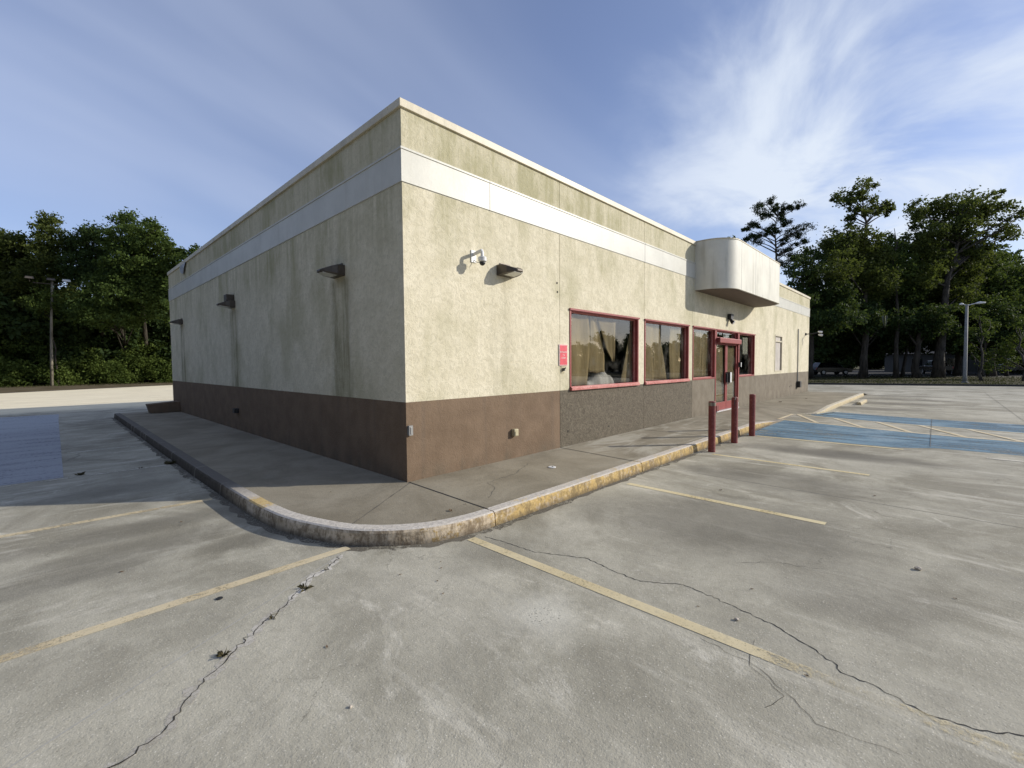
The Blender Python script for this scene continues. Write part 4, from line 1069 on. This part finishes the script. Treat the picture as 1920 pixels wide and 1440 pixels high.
l4 = [(1190,420,50),(1250,415,35),(1300,395,30),(1200,500,80),(1120,560,110),(1230,590,100),(1120,680,110),(1300,480,60),(1330,420,40),(1260,700,110),(1130,800,110),(1290,620,90),(1400,480,90),(1450,600,110)]
tree('broadleaf_tree', 'lower tree peeking over the far end of the side wall', 'tree', (9.5, 60.0), survey(45, l4, 0, 360, 3.6, 1.1, 15), 'leafA', size=.36, dens=26, trunk_r=.24, seed=15, group='trees at the edge of the wood')
l5 = [(610,830,110),(700,800,80),(760,860,100),(650,720,110),(780,700,110),(880,720,100),(960,640,90),(860,860,80),(960,820,80),(1010,720,90),(520,800,80),(700,620,110),(820,620,110)]
tree('broadleaf_tree', 'leafy tree with layered boughs low in the middle of the left wood', 'tree', (3.4, 60.8), survey(44, l5, 0, 360, 3.6, .9, 16), 'leafA', size=.34, dens=20, trunk_r=.2, seed=16, group='trees at the edge of the wood', flat=.5)
l6 = [(290,760,70),(340,790,60),(260,790,50),(380,740,50),(330,700,60)]
tree('small_tree', 'small leafy sapling hanging round the left light pole', 'tree', (-2.2, 57.2), survey(43.2, l6, 0, 360, 3.6, .4, 17), 'leafD', size=.30, dens=22, trunk_r=.08, seed=17)
# undergrowth in front of the wood, and the wood behind that reads as one mass
rnd = random.Random(31)
um = Leaves(); bl = []
for k in range(210):
    x = rnd.uniform(-17, 15); y = 57.2 + rnd.random()**1.5*5.5 + (x*.02); r_ = rnd.uniform(.7, 1.5)
    h_ = (y-56.3)*.95
    bl.append((x, y, rnd.uniform(.0, 1)*h_+.3, r_))
leaf_cloud(um, bl, .30, 24, rnd, .75)
tag(um.build('undergrowth', 'leafD'), 'tangled bright green bushes along the foot of the left wood', 'bushes', kind='stuff')
wm_ = Leaves(); bl = []
for k in range(250):
    x = rnd.uniform(-38, 40); y = rnd.uniform(66, 76); top = 13.6+1.6*math.sin(x*.45)+.8*math.sin(x*1.3)
    bl.append((x, y, rnd.uniform(.5, top), rnd.uniform(1.6, 2.6)))
for k in range(330):                                       # unseen trees added round the side lot, to cut sky light on the side wall
    y = rnd.uniform(-45, 66); bl.append((-27-.12*(y+45)*0-rnd.uniform(0, 8), y, rnd.uniform(.5, 13.5+2*math.sin(y*.4)), rnd.uniform(1.7, 2.6)))
for k in range(150):
    bl.append((rnd.uniform(-20, 26), rnd.uniform(63.5, 66), rnd.uniform(.5, 7.5), rnd.uniform(1.3, 2.0)))
for k in range(110): bl.append((rnd.uniform(-14, 14), rnd.uniform(59, 62.5), rnd.uniform(2.6, 7.5), rnd.uniform(.8, 1.4)))
leaf_cloud(wm_, bl, .75, 13, rnd, .9)
tag(wm_.build('woods', 'leafC'), 'dark deep wood behind the left trees, with unseen trees added to block sky light', 'woods', kind='stuff')
wm_ = Leaves(); bl = []
for k in range(520):
    px = rnd.uniform(1380, 2150); d = rnd.uniform(54, 64)
    p = CAM + (FW + RT*((px-960)/FPX))*d
    top = 9.5 if px < 1560 else (15.4 if px < 1880 else 12.8)
    bl.append((p.x, p.y, rnd.uniform(3.4, top), rnd.uniform(1.3, 2.2)))
for k in range(330):                                       # closes the view under the crowns, behind the parked vehicles
    px = rnd.uniform(1380, 2200); d = rnd.uniform(92, 104)
    p = CAM + (FW + RT*((px-960)/FPX))*d
    bl.append((p.x, p.y, rnd.uniform(.4, 8.0), rnd.uniform(1.6, 2.6)))
for k in range(120):
    px = rnd.uniform(1480, 1900); d = rnd.uniform(48, 56)
    p = CAM + (FW + RT*((px-960)/FPX))*d
    bl.append((p.x, p.y, rnd.uniform(3.4, 8.5), rnd.uniform(1.1, 1.8)))
leaf_cloud(wm_, bl, .60, 14, rnd, .85)
tag(wm_.build('woods', 'leafC'), 'dark tree mass behind the right hand trees', 'woods', kind='stuff')
wm_ = Leaves(); bl = []                                        # far trees seen above the roof line
for k in range(36):
    px = rnd.uniform(1180, 1400); d = rnd.uniform(70, 78)
    p = CAM + (FW + RT*((px-960)/FPX))*d
    bl.append((p.x, p.y, rnd.uniform(5, 20.8 + 1.2*math.sin(px*.13)), rnd.uniform(1.0, 1.6)))
leaf_cloud(wm_, bl, .5, 18, rnd, .8)
tag(wm_.build('woods', 'leafC'), 'tree tops just showing above the front roof line', 'woods', kind='stuff')
# tree line and utility pole across the street, mirrored in the windows
wm_ = Leaves(); bl = []
for k in range(240):
    a = rnd.uniform(-46, -8); d = rnd.uniform(78, 92)
    top = 5.6+1.3*math.sin(a*.55)+.8*math.sin(a*1.7+1)
    bl.append((7+d*math.cos(R(a)), d*math.sin(R(a)), rnd.uniform(.6, top), rnd.uniform(1.0, 1.7)))
leaf_cloud(wm_, bl, .65, 13, rnd, .9)
tag(wm_.build('woods', 'leafC'), 'far tree line across the street, mirrored in the front windows', 'woods', kind='stuff')
t = thing('utility_pole', 'wooden utility pole with a crossarm, mirrored in the middle window', 'utility pole', (52.5, -21.3, Z0))
m = MB(); m.tube([(0,0,0),(0,0,10)], [.16,.11], 8); m.build('pole', 'woodpole', t)
m = MB(); m.box(-.06,.06,-1.1,1.1,7.5,7.64); m.build('crossarm', 'woodpole', t)
for yy in (-1.0, -.4, .4, 1.0):
    m = MB(); m.lathe([(.04,0),(.05,.06),(.03,.12)], (0,yy,7.64), 8); m.build('insulator', 'grey', t)
# grass along the verge
gm = MB()
for k in range(5200):
    if k % 3:
        f_ = rnd.random(); y = rnd.uniform(-13, 4); x = 39.0-.33*(y-0)*1.0 + 24*rnd.random()**1.4
    else:
        x = rnd.uniform(-17, 10); y = 54.5+rnd.random()*3.5
        if x > 2: y += .0
    a = rnd.uniform(0, 6.3); h_ = rnd.uniform(.05, .16); w_ = .04
    gm.add([(x-w_*math.cos(a), y-w_*math.sin(a), -.165), (x+w_*math.cos(a), y+w_*math.sin(a), -.165), (x+rnd.gauss(0,.08), y+rnd.gauss(0,.08), -.165+h_)], [(0,1,2)])
tag(gm.build('grass', 'grass'), 'rough dry grass on the verges', 'grass', kind='stuff')

# ------------------------------------------------------------------ light poles
t = thing('light_pole', 'weathered wooden light pole with three flood heads in front of the left wood', 'light pole', (-2.62, 56.3, Z0))
m = MB(); m.tube([(0,0,0),(.08,0,3),(.2,0,6.5),(.38,0,10.0)], [.13,.115,.10,.085], 10); m.build('pole', 'woodpole', t, smooth=True)
m = MB(); m.box(-.9,1.45,-.04,.04,9.64,9.72); m.build('crossarm', 'bark', t)
for dx in (-1.1, .30, 1.35):
    m = MB(); m.tube([(dx,0,9.74),(dx,-.05,10.05)], .035, 6); m.add([(dx-.30,-.30,10.0),(dx+.30,-.30,10.0),(dx+.30,.22,10.14),(dx-.30,.22,10.14),(dx-.26,-.26,10.16),(dx+.26,-.26,10.16),(dx+.26,.18,10.28),(dx-.26,.18,10.28)], [(0,3,2,1),(4,5,6,7),(0,1,5,4),(1,2,6,5),(2,3,7,6),(3,0,4,7)])
    m.build('flood_head', 'white' if dx > 1 else 'bronze', t)
t = thing('street_light', 'grey street light with a long and a short arm on the right verge', 'street light', (46.33, -6.45, Z0))
m = MB(); m.tube([(0,0,0),(0,.0,.6),(0,.03,6.05)], [.15,.12,.085], 10); m.build('pole', 'galv', t, smooth=True)
m = MB(); m.lathe([(.2,0),(.2,.06),(.13,.10)], (0,0,0), 12); m.build('base', 'galv', t)
for s_, l_ in ((-1, 1.0), (1, .42)):
    m = MB(); m.tube([(0,.03,5.98),(0,.03+s_*l_*.35,6.06),(0,.03+s_*l_*.5,6.09)], .035, 6); m.build('arm', 'white', t)
    m = MB(); m.tube([(0,.03+s_*l_*.45,6.09),(0,.03+s_*l_*.7,6.12),(0,.03+s_*l_,6.09)], [.05,.10,.05], 8); m.build('lamp_head', 'white', t, smooth=True)

# ------------------------------------------------------------------ vehicles and a house in the shade beyond
def car(label, loc, rz, paint, L_=4.6, W_=1.8, kind='suv', group='vehicles parked beyond the trees'):
    t = thing('parked_car' if kind != 'pickup' else 'pickup_truck', label, 'car' if kind != 'pickup' else 'truck', loc, rz, group)
    if kind == 'suv':
        body = [(-2.3,.35),(2.25,.32),(2.32,.62),(2.15,.86),(1.1,1.0),(-2.2,1.02),(-2.33,.7)]
        cab = [(1.15,1.0),(.35,1.58),(-1.7,1.62),(-2.2,1.02)]
    elif kind == 'pickup':
        body = [(-2.7,.45),(2.6,.42),(2.66,.75),(2.5,1.0),(1.2,1.1),(-2.7,1.1)]
        cab = [(1.2,1.1),(.55,1.75),(-.75,1.78),(-.95,1.1)]
    else:
        body = [(-2.6,.40),(2.4,.38),(2.5,.75),(2.3,1.05),(1.7,1.2),(-2.6,1.25)]
        cab = [(1.7,1.2),(.9,2.0),(-2.55,2.05),(-2.6,1.25)]
    def ext(prof, w0, w1=None):
        w1 = w0 if w1 is None else w1; n = len(prof); m = MB()
        zs = [p[1] for p in prof]; lo, hi = min(zs), max(zs)
        ww = [w0+(w1-w0)*(p[1]-lo)/(hi-lo) for p in prof]
        m.add([(p[0], -w_, p[1]) for p, w_ in zip(prof, ww)]+[(p[0], w_, p[1]) for p, w_ in zip(prof, ww)], [(i, (i+1) % n, n+(i+1) % n, n+i) for i in range(n)]+[tuple(reversed(range(n))), tuple(range(n, 2*n))])
        return m
    ext(body, W_/2).build('body', paint, t, bevel=.06)
    co_ = ext(cab, W_/2-.06, W_/2-.22).build('cabin', paint, t, bevel=.05)
    zc = (cab[0][1]+cab[1][1])/2+.02
    for s_ in (-1, 1):
        m = MB(); y_ = s_*(W_/2-.11)
        x0, x1 = cab[-1][0]+.25, cab[0][0]-.35
        m.add([(x0+.1, s_*(W_/2-.055), cab[0][1]+.06), (x1, s_*(W_/2-.055), cab[0][1]+.06), (cab[1][0]-.08, s_*(W_/2-.20), cab[1][1]-.08), (cab[2][0]+.15, s_*(W_/2-.20), cab[1][1]-.08)], [(0,1,2,3)])
        o = m.build('side_window', 'car_glass', co_); sd = o.modifiers.new('s', 'SOLIDIFY'); sd.thickness = .03; sd.offset = 0
    m = MB(); a, b = cab[0], cab[1]
    m.add([(a[0]-.02,-W_/2+.15,a[1]+.05),(a[0]-.02,W_/2-.15,a[1]+.05),(b[0]+.06,W_/2-.28,b[1]-.05),(b[0]+.06,-W_/2+.28,b[1]-.05)], [(0,1,2,3)])
    o = m.build('windscreen', 'car_glass', co_); sd = o.modifiers.new('s', 'SOLIDIFY'); sd.thickness = .05; sd.offset = 0
    for sx in (1.4, -1.45):
        for s_ in (-1, 1):
            m = MB(); m.tube([(sx, s_*(W_/2-.20), .34), (sx, s_*(W_/2+.01), .34)], .34, 18); wh = m.build('wheel', 'tyre', t)
            m = MB(); m.tube([(sx, s_*(W_/2+.005), .34), (sx, s_*(W_/2+.02), .34)], .20, 14); m.build('rim', 'rim', wh)
    fx = max(p[0] for p in body)
    for s_ in (-1, 1):
        m = MB(); m.box(fx-.16, fx+.01, s_*(W_/2-.30)-.20, s_*(W_/2-.30)+.20, .70, .82); m.build('headlight', 'lens', t)
        m = MB(); bx_ = min(p[0] for p in body); m.box(bx_-.01, bx_+.1, s_*(W_/2-.15)-.09, s_*(W_/2-.15)+.09, .72, .98); m.build('tail_light', 'lamp_red', t)
    return t
car('black car parked in deep shade just past the far end of the building', (69.5, 5.6, -.16), R(-48), 'car_dark')
car('dark pickup truck with its tail towards the lot, between the trunks', (79.5, -4.6, -.16), R(20), 'car_dark', kind='pickup')
car('white van cut off by the right edge, seen below the low branches', (86.0, -12.6, -.16), R(100), 'car_white', L_=5.0, W_=1.9, kind='van')
hs = thing('house', 'grey low house glimpsed between the trunks behind the street light', 'house', (98, -6, -.16), R(4))
m = MB(); m.box(-4,4,-8,8,0,2.9); m.build('wall', 'house', hs)
m = MB(); m.add([(-4.5,-8.5,2.9),(4.5,-8.5,2.9),(4.5,8.5,2.9),(-4.5,8.5,2.9),(0,-8.5,4.9),(0,8.5,4.9)], [(0,3,2,1),(0,1,4),(3,5,2),(0,4,5,3),(1,2,5,4)]); m.build('roof', 'houseroof', hs)
for yy in (-5, 0, 4):
    m = MB(); m.box(-4.06,-4.001,yy-.6,yy+.6,.9,2.1); m.build('window', 'car_glass', hs)

# ------------------------------------------------------------------ light, sky, camera
SUN_AZ, SUN_EL = R(-41.2), R(22.5)
sd = Vector((math.cos(SUN_AZ)*math.cos(SUN_EL), math.sin(SUN_AZ)*math.cos(SUN_EL), math.sin(SUN_EL)))
sl = bpy.data.lights.new('sun', 'SUN'); sl.energy = 4.0; sl.angle = R(.55); sl.color = (1.0, .94, .84)
so = bpy.data.objects.new('sun', sl); COL.objects.link(so); so.rotation_euler = sd.to_track_quat('Z', 'Y').to_euler(); so.location = (30, -30, 30)

w = NT('World', world=True); sc.world = w.m
tc = w.n('ShaderNodeTexCoord').outputs['Generated']
sky = w.n('ShaderNodeTexSky'); sky.sky_type = 'NISHITA'; sky.sun_disc = False
sky.sun_elevation = SUN_EL; sky.sun_rotation = R(90)-SUN_AZ; sky.air_density = 1.0; sky.dust_density = .6; sky.ozone_density = 1.6
sx = w.n('ShaderNodeSeparateXYZ'); w.t.links.new(tc, sx.inputs[0]); dx, dy, dz = sx.outputs
zz = w.add(w.ma('MAXIMUM', dz, 0.0), .12)
u = w.ma('DIVIDE', dx, zz); v = w.ma('DIVIDE', dy, zz)
A = R(8); ua = w.add(w.mul(u, math.cos(A)), w.mul(v, math.sin(A))); va = w.sub(w.mul(v, math.cos(A)), w.mul(u, math.sin(A)))
pl2 = w.vec(w.mul(ua, .30), w.mul(va, .62), 0)
n1 = w.noise(pl2, 1.05, 4, .48, .6); n2 = w.noise(w.vec(w.mul(ua, .8), w.mul(va, 1.0), 5.0), 1.7, 7, .56, .7)
dirn = (FW + RT*((1790-960)/FPX) - UP*((255-720)/FPX)).normalized()
dt = w.n('ShaderNodeVectorMath', operation='DOT_PRODUCT'); w.t.links.new(tc, dt.inputs[0]); dt.inputs[1].default_value = dirn
near = w.ss(dt.outputs['Value'], .80, .985)
veil = w.add(.13, w.mul(w.ss(n1, .30, .72), .46))
puff = w.mul(w.ss(w.add(w.mul(n2, .75), w.mul(near, .22)), .45, .74), w.mul(near, .80))
cm_ = w.ma('MINIMUM', w.add(veil, puff), .95)
cm_ = w.mul(cm_, w.ss(dz, 0.0, .12))
blue = w.mix(1.0, sky.outputs[0], (1.10, 1.16, 1.50), blend='MULTIPLY')
col = w.mix(cm_, blue, w.mix(near, (6.6, 7.4, 9.3), (8.0, 8.8, 10.0)))
bg = w.n('ShaderNodeBackground'); w.put(bg.inputs[0], col); bg.inputs[1].default_value = .085
ow = w.n('ShaderNodeOutputWorld'); w.t.links.new(bg.outputs[0], ow.inputs[0])

cam = bpy.data.cameras.new('camera'); cam.sensor_fit = 'HORIZONTAL'; cam.sensor_width = 36; cam.lens = FPX/1920*36; cam.clip_start = .05; cam.clip_end = 3000
co = bpy.data.objects.new('camera', cam); COL.objects.link(co)
mt = Matrix((RT, UP, -FW)).transposed().to_4x4(); mt.translation = CAM; co.matrix_world = mt
sc.camera = co
sc.view_settings.view_transform = 'Standard'; sc.view_settings.look = 'None'; sc.view_settings.gamma = 1
sc.view_settings.exposure = .2
sc.cycles.max_bounces = 8; sc.cycles.transparent_max_bounces = 16
